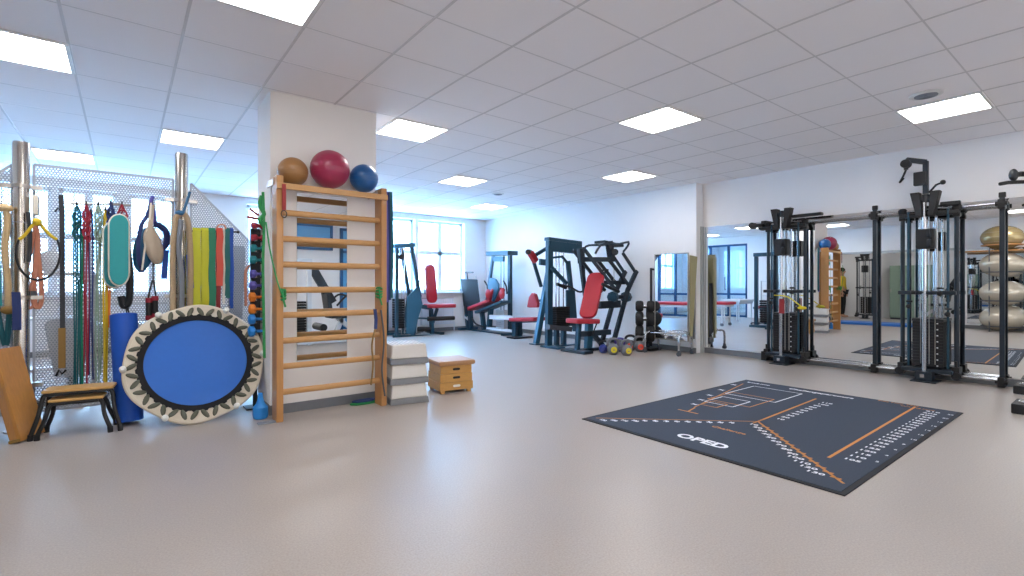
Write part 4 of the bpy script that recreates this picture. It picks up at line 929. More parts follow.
# --- leg extension (far, by the windows)
def leg_extension():
    Y = 10.05; t = thing('leg_extension_machine', 'leg extension machine with tall red backrest in front of the far windows', 'exercise machine', (P(415, 335, Y=Y).x, Y, 0)); D_ = .52
    for dy in (0, D_):
        o = (0, dy, 0)
        MB_ = plane_poly(MB(), [(396.5, 336), (397, 246)], Y=Y, w=.07, h=.05, off=o); MB_.build('rear_post', 'petrol', t)
        plane_poly(MB(), [(411.5, 246), (419.5, 296), (413, 337)], Y=Y, w=.08, h=.05, off=o).build('front_post', 'petrol', t)
    plane_poly(MB(), [(395, 246), (413, 245)], Y=Y, w=.09, h=D_ + .1, off=(0, D_ / 2, 0)).build('top_beam', 'petrol_light', t)
    plate([(406, 297), (417, 286), (421.5, 304), (412, 335), (405, 333)], (0, .03, 0), Y=Y, off=(0, -.05, 0)).build('side_panel', 'petrol_light', t, bevel=.01)
    b = MB(); 
    for k in range(12): z = .18 + k * .055; b.bx(P(400, 300, Y=Y).x, P(407, 300, Y=Y).x, Y + .12, Y + .40, z, z + .048, .004)
    b.build('weight_stack', 'rubber', t)
    for u in (401.5, 404.5): MB().cyl(P(u, 335, Y=Y + .25), P(u, 247, Y=Y + .25), .012, 8).build('guide_rod', 'chrome', t)
    MB().cyl(P(401, 257, Y=Y + .2) , P(401, 257, Y=Y + .28), .06, 16).build('pulley', 'charcoal', t)
    fb = plane_poly(MB(), [(394, 336.5), (441, 336)], Y=Y, w=.07, h=.07); plane_poly(fb, [(394, 336.5), (430, 336)], Y=Y, w=.07, h=.07, off=(0, D_, 0)); fb.build('base_frame', 'petrol', t)
    xe = P(440, 336, Y=Y).x; MB().bx(xe - .05, xe + .05, Y - .12, Y + D_ + .05, 0, .06, .01).build('cross_foot', 'petrol', t)
    yc = Y + .22
    a = P(430, 303, Y=yc); b_ = P(430.5, 264.5, Y=yc); a.x += .06; b_.x -= .02
    rounded(a, b_, .33, .09, (1, .45, 0), .14).build('backrest', 'red_pad', t, bevel=.02)
    rounded(P(426, 306, Y=yc), P(453, 305.5, Y=yc), .40, .09, Y_, .08).build('seat', 'red_pad', t, bevel=.02)
    plane_poly(MB(), [(431, 310), (432, 334)], Y=yc, w=.08, h=.08).build('seat_post', 'petrol', t)
    plane_poly(MB(), [(437, 309), (433, 322)], Y=yc, w=.06, h=.05).build('seat_brace', 'petrol', t)
    plane_poly(MB(), [(418, 306), (430, 308)], Y=yc, w=.09, h=.12).build('back_bracket', 'petrol', t)
    MB().cyl(P(428, 319, Y=Y), P(454, 318, Y=Y), .05, 16).build('shin_roller', 'black', t)
    MB().cyl(P(418, 329, Y=Y), P(430, 329, Y=Y), .05, 12).build('foot_roller', 'black', t)
    MB().cyl(P(415, 318, Y=Y), P(428, 318.5, Y=Y), .02, 10).build('lever_arm', 'petrol', t)
    plane_tube(MB(), [(416, 286), (420, 281), (424, 284), (425, 294)], Y=Y, r=.016).build('hand_grip', 'black', t)
leg_extension()
# --- leg press
def leg_press():
    X = 6.98; t = thing('leg_press_machine', 'leg press with dark foot plate and red seat in the far right corner', 'exercise machine', (X, 9.7, 0))
    plane_poly(MB(), [(510, 330), (510, 253)], X=X + .18, w=.09, h=.07).build('rear_post', 'petrol', t)
    plane_poly(MB(), [(493.5, 254), (487, 300)], X=X + .18, w=.07, h=.06).build('front_post', 'petrol', t)
    plane_poly(MB(), [(491.5, 254), (512, 253)], X=X + .18, w=.10, h=.30).build('top_beam', 'petrol', t)
    b = MB(); plane_poly(b, [(495, 259), (503, 259)], X=X + .1, w=.12, h=.06); b.build('pulley_cover', 'petrol_light', t)
    for u in (501, 504): MB().cyl(P(u, 330, X=X + .25), P(u, 256, X=X + .25), .010, 8).build('guide_rod', 'chrome', t)
    p1 = P(502.5, 325, X=X + .25); b = MB()
    for k in range(9): b.bx(p1.x - .08, p1.x + .08, p1.y - .16, p1.y + .16, .1 + k * .05, .145 + k * .05, .004)
    b.build('weight_stack', 'machine_white', t)
    plate([(488, 300), (488, 284), (491, 277.5), (496, 279), (499, 284), (499, 290), (494, 302)], (.06, 0, 0), X=X - .05).build('side_shell', 'petrol_light', t, bevel=.02)
    # foot plate, faces the seat
    plate([(461, 279), (477, 279.5), (480, 305), (464, 306)], (.05, .12, 0), X=X - .12).build('foot_plate', 'skirt_black', t, bevel=.01)
    f = MB(); plane_poly(f, [(470, 306), (471, 330)], X=X, w=.10, h=.10); plane_poly(f, [(466, 305), (468, 328)], X=X, w=.08, h=.08); f.build('plate_post', 'petrol', t)
    plane_tube(MB(), [(459, 272.5), (473, 272.5)], X=X, r=.018, sm=1).tube([P(467, 272.5, X=X), P(467.5, 279, X=X)], .015, 8).build('top_bar', 'black', t)
    for u in (459.5, 476): plane_tube(MB(), [(u, 281), (u, 276)], X=X, r=.022, sm=1).build('bar_end', 'machine_white', t)
    rounded(P(473, 309, X=X), P(494, 300.5, X=X), .42, .08, X_, .08).build('seat', 'red_pad', t, bevel=.02)
    rounded(P(493, 301, X=X), P(499, 288, X=X + .1), .40, .08, X_, .08).build('backrest', 'red_pad', t, bevel=.02)
    for u, v, n_ in ((488, 294, 0), (502, 294, 1)): 
        c = P(u, v, X=X - .2); MB().sph(c, .095, 18, 12, (.5, .9, 1.25)).build('shoulder_pad', 'red_pad', t)
    plane_tube(MB(), [(484.5, 281), (487, 286), (487.5, 294)], X=X - .2, r=.018).build('hand_grip', 'charcoal', t); plane_tube(MB(), [(503.5, 281), (506, 286), (507, 294)], X=X - .1, r=.018).build('hand_grip', 'charcoal', t)
    s = MB(); plane_poly(s, [(480, 312), (505, 302)], X=X, w=.06, h=.30); plane_poly(s, [(482, 312), (484, 329)], X=X, w=.08, h=.10); plane_poly(s, [(491, 308), (489, 329)], X=X, w=.07, h=.12); s.build('seat_carriage', 'petrol', t)
    plane_tube(MB(), [(472, 318), (476, 324), (484, 327)], X=X - .1, r=.02).build('link_arm', 'black', t)
    MB().cyl(P(464, 316, X=X), P(471, 320, X=X), .05, 12).build('white_buffer', 'machine_white', t)
    plane_poly(MB(), [(491, 317), (513, 318)], X=X - .1, w=.10, h=.06).build('white_beam', 'machine_white', t)
    f = MB(); plane_poly(f, [(466, 329.5), (513, 336.5)], X=X, w=.07, h=.10); f.build('base_rail', 'petrol', t)
    plane_poly(MB(), [(488, 328), (512, 331)], X=X - .05, w=.05, h=.08).build('chrome_rail', 'machine_white', t)
    a = P(468, 331, X=X); 
    for p in (P(467, 330, X=X), P(511, 336, X=X)): MB().bx(p.x - .25, p.x + .3, p.y - .06, p.y + .06, 0, .06, .01).build('cross_foot', 'petrol', t)
leg_press()
# --- rear station of the big machine: bench with small red pad, leaning mast
def pec_station():
    X = 6.75; t = thing('rowing_machine', 'machine with red bench and triangular red chest pad left of the weight tower', 'exercise machine', (X, 7.9, 0))
    rounded(P(514, 319.5, X=X), P(540, 319, X=X), .34, .08, X_, .05).build('bench_seat', 'red_pad', t, bevel=.02)
    l = MB(); plane_poly(l, [(515, 320), (515, 336)], X=X, w=.12, h=.08); plane_poly(l, [(520, 321), (520, 335)], X=X + .1, w=.08, h=.06); l.build('front_leg', 'petrol', t)
    p = P(517, 337, X=X); MB().bx(p.x - .2, p.x + .3, p.y - .18, p.y + .12, 0, .035, .01).build('foot_plate', 'charcoal', t)
    plane_poly(MB(), [(514, 322), (540, 321)], X=X, w=.05, h=.12).build('bench_beam', 'petrol', t)
    plate([(528, 307), (530, 297), (533, 292.5), (536, 294), (539, 304), (538.5, 307.5), (530, 307.5)], (.10, .02, 0), X=X - .1).build('chest_pad', 'red_pad', t, bevel=.02)
    plane_poly(MB(), [(537, 301), (545, 300)], X=X - .05, w=.05, h=.05).build('pad_bracket', 'charcoal', t)
    plane_poly(MB(), [(536.5, 342), (549, 270)], Y=7.2, w=.10, h=.08).build('leaning_mast', 'petrol_light', t)
    p = P(537, 342, Y=7.2); MB().bx(p.x - .12, p.x + .12, p.y - .1, p.y + .1, 0, .02, .005).build('mast_foot', 'petrol', t)
    u = MB(); plane_poly(u, [(534, 263), (541, 286)], Y=7.2, w=.05, h=.05); plane_poly(u, [(532, 257), (549, 247)], Y=7.2, w=.06, h=.06); plane_poly(u, [(541, 262), (549, 263)], Y=7.2, w=.12, h=.05); u.build('swing_arm', 'petrol', t)
    rounded(P(530, 252, Y=7.15), P(536, 262, Y=7.15), .11, .11, Y_, .04).build('roller_pad', 'red_pad', t, bevel=.02)
    MB().cyl(P(528, 252, Y=7.1), P(530, 252, Y=7.35), .05, 12).build('pad_end', 'charcoal', t)
pec_station()
# --- weight tower with arms
def weight_tower():
    Y = 6.72; t = thing('weight_tower', 'tall petrol blue weight tower with black weight stack and guide rods', 'exercise machine', (6.6, Y, 0))
    plane_poly(MB(), [(548.5, 347), (549.5, 241)], Y=Y, w=.12, h=.08).build('main_post', 'petrol', t)
    plane_poly(MB(), [(568, 262), (575, 330)], Y=Y + .1, w=.07, h=.07).build('rear_post', 'petrol', t)
    b = plane_poly(MB(), [(547.5, 239), (579, 243)], Y=Y, w=.06, h=.13); b.build('top_cap', 'petrol', t)
    plane_poly(MB(), [(551, 246), (578, 249)], Y=Y, w=.20, h=.10).build('head_beam', 'petrol', t)
    plane_poly(MB(), [(550, 258), (562, 256.5), (568, 264)], Y=Y, w=.04, h=.04).build('pulley_arm', 'petrol', t)
    for u in (556, 559, 563.5): MB().cyl(P(u, 308, Y=Y), P(u, 249, Y=Y), .012, 8).build('guide_rod', 'chrome', t)
    x0 = P(553, 320, Y=Y).x; x1_ = P(566.5, 320, Y=Y).x; z0 = P(560, 328, Y=Y).z; z1 = P(560, 306.5, Y=Y).z; b = MB(); n = 12
    for k in range(n): b.bx(x0, x1_, Y - .09, Y + .09, z0 + (z1 - z0) * k / n, z0 + (z1 - z0) * (k + .88) / n, .004)
    b.build('weight_stack', 'rubber', t)
    plate([(566, 290), (574.5, 290), (577, 326), (566.5, 326)], (0, .04, 0), Y=Y + .05).build('shroud_panel', 'petrol', t, bevel=.01)
    plane_poly(MB(), [(549, 327), (569, 329)], Y=Y - .06, w=.09, h=.12).build('lower_beam', 'grey_dark', t)
    for u in (556.5, 563.5): plane_poly(MB(), [(u, 330), (u, 346)], Y=Y, w=.08, h=.08).build('short_post', 'petrol', t)
    f = plane_poly(MB(), [(547, 347), (577, 345)], Y=Y, w=.05, h=.10); f.build('base_rail', 'petrol', t)
    p = P(548, 347, Y=Y); MB().bx(p.x - .09, p.x + .1, p.y - .35, p.y + .12, 0, .04, .01).build('cross_foot', 'petrol', t)
    plane_poly(MB(), [(552, 268), (566, 283)], Y=Y - .1, w=.06, h=.05).build('diagonal_arm', 'petrol', t)
    plane_tube(MB(), [(557, 284), (570, 287), (580, 292), (584, 286), (584, 258), (583, 247)], Y=Y - .2, r=.018).build('bent_cable_arm', 'charcoal', t)
    MB().cyl(P(557, 284, Y=Y - .2), P(566, 288, Y=Y - .2), .03, 10).build('hand_grip', 'black', t)
weight_tower()
# --- chest press
def chest_press():
    Y = 5.92; t = thing('chest_press_machine', 'chest press with red back and seat under an angular dark frame, centre', 'exercise machine', (6.5, Y, 0)); m = 'navy_frame'
    yc = Y
    rounded(P(587, 318, Y=yc), P(597, 273, Y=yc), .30, .10, (-.5, 1, 0), .1).build('backrest', 'red_pad', t, bevel=.025)
    rounded(P(571.5, 321, Y=yc), P(594, 321, Y=yc), .34, .08, Y_, .06).build('seat', 'red_pad', t, bevel=.02)
    plane_poly(MB(), [(589, 325), (588, 351)], Y=yc, w=.13, h=.08).build('seat_post', 'petrol_light', t)
    plane_poly(MB(), [(579, 322), (577, 351)], Y=yc, w=.07, h=.07).build('front_post', 'petrol', t)
    p = P(576, 353, Y=yc); MB().bx(p.x - .1, p.x + .13, p.y - .28, p.y + .28, 0, .05, .012).build('front_foot', m, t)
    plane_poly(MB(), [(575, 351), (606, 348)], Y=yc, w=.06, h=.08).build('base_rail', m, t)
    for s in (-1, 1):
        o = (0, s * .13, 0)
        plane_poly(MB(), [(608, 341), (622, 290), (630.5, 272)], Y=yc, w=.07, h=.055, off=o).build('rear_post', m, t)
        plane_poly(MB(), [(629.5, 272), (617.5, 254)], Y=yc, w=.042, h=.04, off=o).build('upper_link', m, t)
        plane_poly(MB(), [(579, 250), (610, 290)], Y=yc, w=.05, h=.04, off=o).build('sloping_rail', m, t)
        plane_poly(MB(), [(604, 261), (622, 284)], Y=yc, w=.05, h=.04, off=o).build('short_rail', m, t)
    plane_poly(MB(), [(584, 259.5), (613, 259.5)], Y=yc, w=.07, h=.5).build('upper_beam', m, t) if 0 else plane_poly(MB(), [(584, 259.5), (613, 259.5)], Y=yc, w=.08, h=.08).build('upper_beam', m, t)
    plane_poly(MB(), [(604, 282.5), (623, 282.5)], Y=yc, w=.07, h=.07).build('middle_beam', m, t)
    plane_poly(MB(), [(601, 305), (618, 304)], Y=yc, w=.13, h=.07).build('lower_beam', m, t)
    plane_poly(MB(), [(580, 334), (608, 332)], Y=yc, w=.09, h=.10).build('lower_rail', m, t)
    a = MB(); plane_poly(a, [(581, 262), (580, 250)], Y=yc, w=.08, h=.08); plane_poly(a, [(581, 262), (586, 300), (585, 320)], Y=yc + .2, w=.07, h=.06); a.build('front_mast', m, t)
    for s in (-1, 1):
        o = (0, s * .17, 0)
        plane_tube(MB(), [(588, 254), (593, 246), (600, 244.5), (612, 244.5), (621, 242.5), (620, 247), (616, 252)], Y=yc, r=.02, off=o, sm=2).build('arch_bar', m, t)
    c = MB(); plane_poly(c, [(609, 243), (611.5, 259)], Y=yc, w=.10, h=.10); plane_poly(c, [(600, 242), (618, 246)], Y=yc, w=.045, h=.24); c.build('pivot_block', m, t)
    k = MB(); k.cyl(P(615, 252, Y=yc - .12), P(615, 252, Y=yc + .12), .06, 14); k.cyl(P(611, 246, Y=yc - .2), P(611, 246, Y=yc + .2), .035, 12); k.build('pivot', 'charcoal', t)
    for s in (-1, 1): plane_tube(MB(), [(593.5, 284), (602, 288), (610, 291.5)], Y=yc, r=.028, off=(0, s * .20, 0), sm=1).build('hand_grip', 'black', t)
    plane_tube(MB(), [(605, 270), (605, 276)], Y=yc, r=.014, sm=1).cyl(P(603, 270, Y=yc), P(608, 270, Y=yc), .018, 8).build('adjust_pin', 'black', t)
    for u, v in ((613, 297), (626, 297)): 
        c = P(u, v, Y=yc); MB().lathe([(.05, -.07), (.10, -.05), (.10, .05), (.05, .07)], c, (1, .3, 0), 8).build('counterweight', 'petrol', t)
    MB().cyl(P(613, 297, Y=yc), P(626, 297, Y=yc), .04, 12).build('counterweight_axle', m, t)
    plane_tube(MB(), [(614, 252), (614, 284)], Y=yc, r=.008, sm=1).build('cable', 'steel', t)
    plane_tube(MB(), [(592, 336), (598, 320)], Y=yc - .1, r=.012, sm=1).build('seat_lever', 'black', t)
    plane_poly(MB(), [(594, 335), (603, 346)], Y=yc - .1, w=.07, h=.06).build('foot_lever', m, t)
chest_press()
# ================================================================ KETTLEBELLS
def kettlebell(u, v, r, m, m2, hm, lab, rz):
    r *= 1.08; rz = rz - 1.4
    c = P(u, v, z=0); t = thing('kettlebell', lab, 'kettlebell', (c.x, c.y, 0), 'kettlebells in front of the chest press', rz)
    body = MB().lathe([(r * .55, 0), (r * .62, .004), (r * .93, r * .45), (r, r * .85), (r * .93, r * 1.3), (r * .6, r * 1.72), (r * .2, r * 1.85), (0, r * 1.86)], (0, 0, 0), Z_, 28); bo = body.build('body', m, t, local=True)
    h = r * 1.15; w = r * .82
    pts = smooth_path([(-w * .85, 0, r * 1.35), (-w * 1.08, 0, r * 1.9), (-w * .9, 0, r * 2.35), (-w * .4, 0, r * 2.6), (w * .4, 0, r * 2.6), (w * .9, 0, r * 2.35), (w * 1.08, 0, r * 1.9), (w * .85, 0, r * 1.35)], 4)
    MB().tube(pts, r * .23, 10).build('handle', hm, t, local=True)
    lb = MB()
    for s in (-1, 1): lb.lathe([(0.0, 0), (r * .5, 0), (r * .5, .004), (0, .005)], (0, s * r * .93, r * .9), (0, s, 0), 20)
    lb.build('badge', m2, t, local=True)
KB = [(603.5, 353, .072, 'kb_blue', 'kb_blue', 'iron', 'small blue kettlebell, leftmost of the row', .3), (613, 354.5, .092, 'kb_grey', 'kb_yellow', 'kb_grey', 'grey kettlebell with yellow badge, second from the left', .7),
      (620, 351.5, .080, 'kb_purple', 'kb_grey', 'kb_purple', 'violet handled kettlebell between the two yellow badged ones', .5), (626.5, 355.5, .088, 'kb_grey', 'kb_yellow', 'kb_grey', 'grey kettlebell with yellow badge standing foremost', .9),
      (630.5, 350.5, .092, 'kb_grey', 'kb_red', 'iron', 'big kettlebell with dark handle and red badge at the back', .4), (640, 351.5, .092, 'kb_grey', 'kb_red', 'kb_grey', 'grey kettlebell with red badge, rightmost of the row', .6)]
for a in KB: kettlebell(*a)
# ================================================================ DUMBBELL STAND BY THE WALL
t = thing('dumbbell_stand', 'black upright stand with three round black dumbbells by the right wall', 'dumbbell rack', (P(647, 345, z=0).x, P(647, 345, z=0).y, 0))
c = P(648, 330, X=7.36); c.z = 0; t.location = c
MB().bx(c.x - .02, c.x + .03, c.y - .02, c.y + .03, .02, .80, .008).build('upright', 'black', t)
MB().bx(c.x - .16, c.x + .16, c.y - .17, c.y + .17, 0, .05, .01).build('base_plate', 'black', t)
for k, (v, r) in enumerate(((306, .095), (318.5, .13), (333, .145))):
    q = P(647, v, X=7.3); q = Vector((c.x - .15, c.y - .05, q.z))
    d_ = thing('dumbbell', ['smallest round black dumbbell, top of the black stand', 'middle round black dumbbell on the black stand', 'largest round black dumbbell, lowest on the black stand'][k], 'dumbbell', q, 'round black dumbbells on the stand')
    dr = Vector((.55, -.83, 0)); MB().cyl(q - dr * .14, q + dr * .14, .018, 12).build('grip', 'chrome', d_)
    for s in (-1, 1): MB().lathe([(r * .72, -.065), (r * .95, -.05), (r, -.02), (r, .03), (r * .9, .055), (r * .7, .065)], q + dr * s * .095, dr, 28).build('head', 'rubber', d_)
    MB().bx(c.x - .16, c.x, c.y - .07, c.y + .04, q.z - .035, q.z - .018).build('holder', 'black', t)
c = P(652, 343, z=0); c.x = min(c.x, 7.5)
t = thing('ballet_bar', 'thin dark standing pole beside the mirror stand and black dumbbells', 'pole', (7.55, 5.9, 0))
a = P(651, 268, X=7.55); MB().cyl((7.55, a.y, 0), (7.55, a.y, a.z), .02, 12).build('pole', 'charcoal', t); MB().cyl((7.55, a.y, a.z - .02), P(659, 270, X=7.5), .018, 10).build('hook_arm', 'charcoal', t)
MB().bx(7.45, 7.6, a.y - .1, a.y + .1, 0, .02).build('foot', 'charcoal', t)
# ================================================================ MOBILE MIRROR STAND
def mirror_stand():
    B = Vector((7.365, 4.61, 0)); Aq = Vector((7.325, 5.23, 0)); d = (Aq - B).normalized(); n = Vector((-d.y, d.x, 0)); n = n if n.x < 0 else -n
    t = thing('mobile_mirror', 'wheeled standing mirror with khaki back on chrome tube feet by the pilaster', 'standing mirror', (B + Aq) / 2); L = (Aq - B).length
    R = Matrix((d, n, Z_)).transposed(); z0, z1 = .22, 1.68; c = (B + Aq) / 2 + Z_ * (z0 + z1) / 2
    MB().box(c - n * .012, (L, .022, z1 - z0), R, .003).build('back_panel', 'khaki', t)
    MB().box(c + n * .004, (L - .02, .006, z1 - z0 - .02), R).build('mirror_glass', 'mirror', t)
    f = MB()
    for s in (-1, 1): f.box(c + d * s * (L / 2 - .004), (.012, .034, z1 - z0 + .01), R, .003)
    for s in (-1, 1): f.box(c + Z_ * s * ((z1 - z0) / 2), (L, .034, .012), R, .003)
    f.build('edge_frame', 'steel', t)
    # side wing leaning outwards
    w0 = B + Vector((.02, -.02, 0)); w1 = w0 + Vector((.17, -.02, 0)); 
    MB().prism([w0 + Z_ * .3, w0 + Vector((.06, 0, .3)), w1 + Z_ * 1.62, w0 + Z_ * 1.64], (0, .02, 0)).build('side_wing', 'khaki', t)
    for s in (0, .035, .07): MB().cyl(w0 + Vector((.09 + s, .03, .25)), w0 + Vector((.09 + s, .03, 1.18)), .014, 10).build('grey_rod', 'grey_dark', t)
    for q, k in ((B, 0), (Aq, 1)):
        for s in (-1, 1):
            e = q + n * s * (.30 if s > 0 else .12); p = [q + Z_ * .34 + n * s * .02, q + n * s * .1 + Z_ * .36, e - n * s * .04 + Z_ * .33, e + Z_ * .26, e + Z_ * .09]
            lg = MB().tube(smooth_path(p, 5), .018, 12).build('tube_foot', 'chrome', t)
            MB().cyl(e + Vector((-.02, 0, .035)), e + Vector((.02, 0, .035)), .035, 16).bx(e.x - .015, e.x + .015, e.y - .02, e.y + .02, .05, .095).build('castor', 'grey_dark', lg)
    for h in (.30, .36): MB().cyl(B + Z_ * h + n * .02, Aq + Z_ * h + n * .02, .015, 12).build('cross_tube', 'chrome', t)
    MB().tube(smooth_path([B + n * .16 + Z_ * .34, B + n * .22 + Z_ * .36 + d * .2, Aq + n * .22 + Z_ * .34 - d * .1, Aq + n * .14 + Z_ * .34], 5), .016, 10).build('front_tube', 'chrome', t)
mirror_stand()
# ================================================================ THINGS SEEN ONLY IN THE MIRRORS
# red couch and weight machine behind the column
t = thing('treatment_couch', 'red topped wheeled treatment couch behind the column, seen in the right mirror', 'treatment couch', (2.1, 7.4, 0))
MB().bx(1.75, 2.40, 6.75, 8.3, .60, .68, .03).build('mattress', 'couch_red', t)
MB().bx(1.78, 2.37, 6.8, 8.25, .54, .60, .01).build('frame', 'machine_white', t)
for x in (1.83, 2.32):
    for y in (6.9, 8.1): o = MB().cyl((x, y, .08), (x, y, .56), .022, 10).build('leg', 'machine_white', t); MB().cyl((x - .02, y, .045), (x + .02, y, .045), .045, 16).build('wheel', 'grey_plastic', o)
f = MB().tube([(1.83, 6.9, .25), (2.32, 6.9, .25)], .018).tube([(1.83, 8.1, .25), (2.32, 8.1, .25)], .018).tube([(2.07, 6.9, .25), (2.07, 8.1, .25)], .022); f.build('cross_brace', 'machine_white', t)
t = thing('arm_curl_machine', 'petrol framed machine with pale sloping shroud behind the column, seen in the right mirror', 'exercise machine', (2.0, 5.8, 0))
for y in (5.65, 6.15): MB().beam((1.9, y, 0), (1.9, y, 2.0), .09, .08, Y_).build('post', 'petrol', t)
MB().bx(1.5, 2.0, 5.6, 5.7, 1.92, 2.02, .01).bx(1.82, 1.98, 5.6, 6.2, 1.92, 2.02, .01).build('top_beam', 'petrol', t)
MB().bx(1.4, 2.45, 5.62, 5.72, 0, .07, .01).bx(1.8, 2.0, 5.5, 6.3, 0, .07, .01).build('base_rail', 'petrol', t)
MB().prism([(1.85, 5.58, .35), (1.6, 5.58, .4), (1.36, 5.58, .95), (1.42, 5.58, 1.3), (1.85, 5.58, .95)], (0, .05, 0)).build('shroud', 'machine_cream', t, bevel=.01)
b = MB()
for k in range(10): b.bx(1.82, 1.98, 5.76, 6.04, .15 + k * .06, .2 + k * .06, .004)
b.build('weight_stack', 'rubber', t)
MB().bx(1.45, 1.75, 5.8, 6.2, .5, .58, .02).build('seat', 'red_pad', t)
MB().bx(1.56, 1.64, 5.95, 6.05, .07, .5).build('seat_post', 'petrol', t)
# blue mat along the left wall
single(MB().bx(XL + .06, XL + .82, 3.05, 5.3, 0, .07, .015), 'gym_mat', 'mat_blue', 'thick blue gym mat on the floor along the left wall, seen in the right mirror', 'gym mat')
# silver balls
t = thing('ball_rack', 'post rack with rings holding the silver balls, seen in the right mirror', 'ball rack', (-1.50, 1.66, 0)); bc = Vector((-1.50, 1.66, 0))
zs = [.32, .95, 1.66, 2.33]
for a in (30, 150, 270):
    q = math.radians(a); MB().cyl(bc + Vector((.40 * math.cos(q), .40 * math.sin(q), 0)), bc + Vector((.40 * math.cos(q), .40 * math.sin(q), 2.06)), .012, 8).build('post', 'grey_dark', t)
for z in zs: MB().tube([bc + Vector((.38 * math.cos(k / 12 * math.pi), .38 * math.sin(k / 12 * math.pi), z - .19)) for k in range(24)], .014, 8, True).build('ring', 'beech' if z > 2 else 'grey_dark', t)
MB().bx(bc.x - .3, bc.x + .3, bc.y - .75, bc.y + .75, 1.98, 2.01).build('top_shelf', 'beech', t)
for k, z in enumerate(zs):
    o = thing('exercise_ball', ['lowest big silver ball of the stack, seen in the right mirror', 'second silver ball from the floor, seen in the right mirror', 'third silver ball from the floor, seen in the right mirror', 'topmost golden grey ball of the stack, seen in the right mirror'][k], 'exercise ball', bc + Vector((0, 0, z - .3)), 'big silver balls in the rack')
    R = .42 if k < 3 else .40; mb = MB().sph(bc + Vector((0, 0, z)), R, 40, 24, (1, 1, .74)); mb.build('ball', 'gold_ball' if k == 3 else 'silver_ball', o)
    g = MB()
    for h in (-.12, 0, .12): rr = R * math.sqrt(1 - (h / (R * .74)) ** 2); g.tube([bc + Vector((rr * math.cos(i / 20 * math.pi), rr * math.sin(i / 20 * math.pi), z + h)) for i in range(40)], .003, 4, True)
    g.build('seam', 'silver_ball', o)
# white machine behind the camera, seen in the column mirror
def white_machine(cx, cy, rz, lab):
    t = thing('cable_leg_machine', lab, 'exercise machine', (cx, cy, 0), 'white framed machines seen in mirrors', rz)
    b = lambda: MB()
    for x in (-.75, -.35): b().bx(x - .04, x + .04, -.04, .04, 0, 1.6, .006).build('post', 'machine_white', t, local=True)
    b().bx(-.8, -.3, -.05, .05, 1.56, 1.65, .01).build('top_beam', 'machine_white', t, local=True)
    w = MB()
    for k in range(14): w.bx(-.68, -.42, -.09, .09, .15 + k * .05, .19 + k * .05, .004)
    w.build('weight_stack', 'rubber', t, local=True)
    b().beam((-.3, 0, 1.5), (.1, 0, .8), .16, .07, Y_).build('sloping_arm', 'charcoal', t, local=True)
    b().bx(-.8, .9, -.05, .05, .02, .10, .01).bx(-.78, -.68, -.35, .35, 0, .08, .01).bx(.75, .85, -.35, .35, 0, .08, .01).build('base_frame', 'machine_white', t, local=True)
    b().beam((.1, 0, .08), (.3, 0, .5), .08, .08, Y_).beam((.7, 0, .08), (.2, 0, .5), .08, .08, Y_).build('seat_brace', 'machine_white', t, local=True)
    b().bx(.0, .45, -.2, .2, .5, .58, .03).build('seat', 'charcoal', t, local=True)
    b().box((-.02, 0, .88), (.08, .36, .5), Matrix.Rotation(-.15, 3, 'Y'), .03).build('backrest', 'charcoal', t, local=True)
    for x, z in ((.62, .42), (-.15, .34)): b().cyl((x, -.25, z), (x, .25, z), .07, 16).build('roller', 'black', t, local=True)
    b().tube(smooth_path([(.1, -.25, .75), (.3, -.27, .95), (.5, -.25, .9), (.55, -.25, .75)], 5), .02, 8).tube(smooth_path([(.1, .25, .75), (.3, .27, .95), (.5, .25, .9), (.55, .25, .75)], 5), .02, 8).build('hand_grip', 'black', t, local=True)
    return t
white_machine(3.15, -.38, 0, 'white framed leg machine behind the camera, seen in the mirror behind the wall bars')
white_machine(-1.2, .15, math.pi / 2, 'white framed machine by the left wall, seen in the right mirror beside the silver balls')
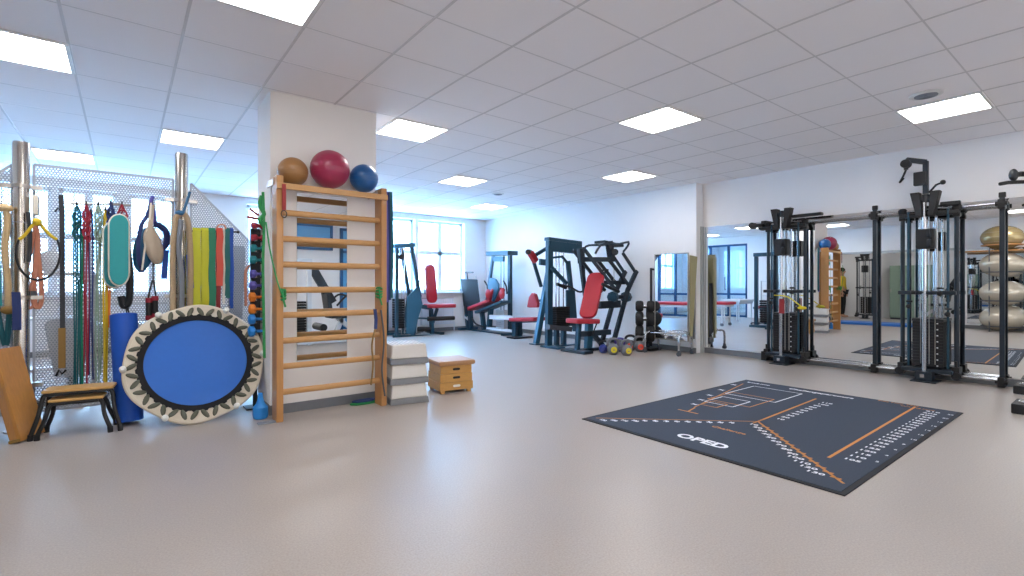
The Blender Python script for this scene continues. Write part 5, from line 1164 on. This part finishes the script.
# person in yellow behind the column
def person():
    px, py = -4.9, 5.95; t = thing('person', 'person in yellow top and black trousers standing in the neighbouring room', 'person', (px, py, 0))
    def skin(name, verts, edges, radii, m, sub=2, root=0):
        me = bpy.data.meshes.new(name); me.from_pydata(verts, edges, []); o = bpy.data.objects.new(name, me); COL.objects.link(o); o.parent = t
        sk = o.modifiers.new('skin', 'SKIN'); sk.use_smooth_shade = True
        lay = me.skin_vertices[0] if me.skin_vertices else None
        if lay is None: bm = bmesh.new(); bm.from_mesh(me); bm.verts.layers.skin.verify(); bm.to_mesh(me); bm.free(); lay = me.skin_vertices[0]
        for i, r in enumerate(radii): lay.data[i].radius = (r, r) if not isinstance(r, tuple) else r
        lay.data[root].use_root = True
        s = o.modifiers.new('sub', 'SUBSURF'); s.levels = sub; s.render_levels = sub; me.materials.append(M[m]); return o
    V = [(0, 0, .98), (0, 0, 1.15), (0, 0, 1.35), (0, 0, 1.46), (0, .0, 1.53), (0, -.01, 1.62), (0, 0, 1.72)]
    E = [(i, i + 1) for i in range(6)]; R = [(.15, .10), (.13, .09), (.16, .10), (.06, .055), (.052, .052), (.078, .09), (.06, .07)]
    def add(par, p, r): V.append(p); E.append((par, len(V) - 1)); R.append(r); return len(V) - 1
    for s in (-1, 1):
        a = add(2, (s * .17, 0, 1.40), .055); a = add(a, (s * .24, .0, 1.13), .042); a = add(a, (s * .25, -.05, .90), .030); hnd = add(a, (s * .25, -.07, .82), (.038, .018))
        for k in range(4): f = add(hnd, (s * .25 + .0, -.09 + .02 * k, .77), .009); add(f, (s * .245, -.095 + .02 * k, .73 - .006 * (1 - abs(k - 1.5))), .008)
        f = add(a, (s * .24, -.105, .85), .010); add(f, (s * .235, -.12, .81), .009)
        l = add(0, (s * .10, 0, .90), .085); l = add(l, (s * .11, -.01, .50), .058); l = add(l, (s * .12, .02, .10), .038); l = add(l, (s * .12, -.04, .04), .036); add(l, (s * .125, -.15, .03), .030)
    skin('body', V, E, R, 'skin')
    skin('yellow_top', [(0, 0, .95), (0, 0, 1.15), (0, 0, 1.35), (0, 0, 1.47), (-.17, 0, 1.41), (-.24, 0, 1.14), (-.25, -.04, .96), (.17, 0, 1.41), (.24, 0, 1.14), (.25, -.04, .96)], [(0, 1), (1, 2), (2, 3), (2, 4), (4, 5), (5, 6), (2, 7), (7, 8), (8, 9)], [(.17, .12), (.15, .11), (.18, .12), (.07, .065), .068, .056, .045, .068, .056, .045], 'cloth_yellow')
    skin('black_trousers', [(0, 0, 1.0), (-.10, 0, .90), (-.11, -.01, .5), (-.12, .02, .09), (.10, 0, .90), (.11, -.01, .5), (.12, .02, .09)], [(0, 1), (1, 2), (2, 3), (0, 4), (4, 5), (5, 6)], [(.16, .12), .10, .075, .058, .10, .075, .058], 'cloth_black')
    MB().sph((0, .015, 1.68), .098, 20, 14, (.95, 1.05, 1.02)).build('hair', 'hair', t, local=True)
    MB().sph((0, -.095, 1.625), .016, 10, 8, (.7, 1, 1.3)).build('nose', 'skin', t, local=True)
    for s in (-1, 1):
        MB().sph((s * .03, -.083, 1.65), .010, 10, 8).build('eye', 'white_plastic', t, local=True); MB().sph((s * .082, 0, 1.635), .022, 10, 8, (.4, .8, 1.2)).build('ear', 'skin', t, local=True)
    MB().sph((0, -.088, 1.58), .02, 10, 8, (1.2, .3, .3)).build('mouth', 'couch_red', t, local=True)
person()
for o in list(bpy.data.objects):
    if o.name == 'cable_tower': copy_thing(o, (-4.75, 5.2, 0), 'cable tower in the neighbouring room beside the person in yellow, seen in the right mirror', 'cable towers in the neighbouring room', math.pi)
t = thing('locker', 'tall pale green locker cabinet in the neighbouring room, seen in the right mirror', 'locker', (-5.15, 4.1, 0))
MB().bx(-5.4, -4.95, 3.5, 4.6, .05, 1.8, .01).build('body', 'sage', t); MB().bx(-5.38, -4.97, 3.52, 4.58, 0, .05).build('plinth', 'grey_dark', t)
for k in range(4):
    o = MB().bx(-4.95, -4.93, 3.51 + k * .272, 3.77 + k * .272, .08, 1.78, .004).build('door', 'sage', t); MB().bx(-4.93, -4.91, 3.73 + k * .272, 3.75 + k * .272, .9, 1.02).build('handle', 'steel', o)
white_machine(-4.2, 3.0, math.pi / 2, 'white framed machine in the neighbouring room through the wall opening, seen in the right mirror')
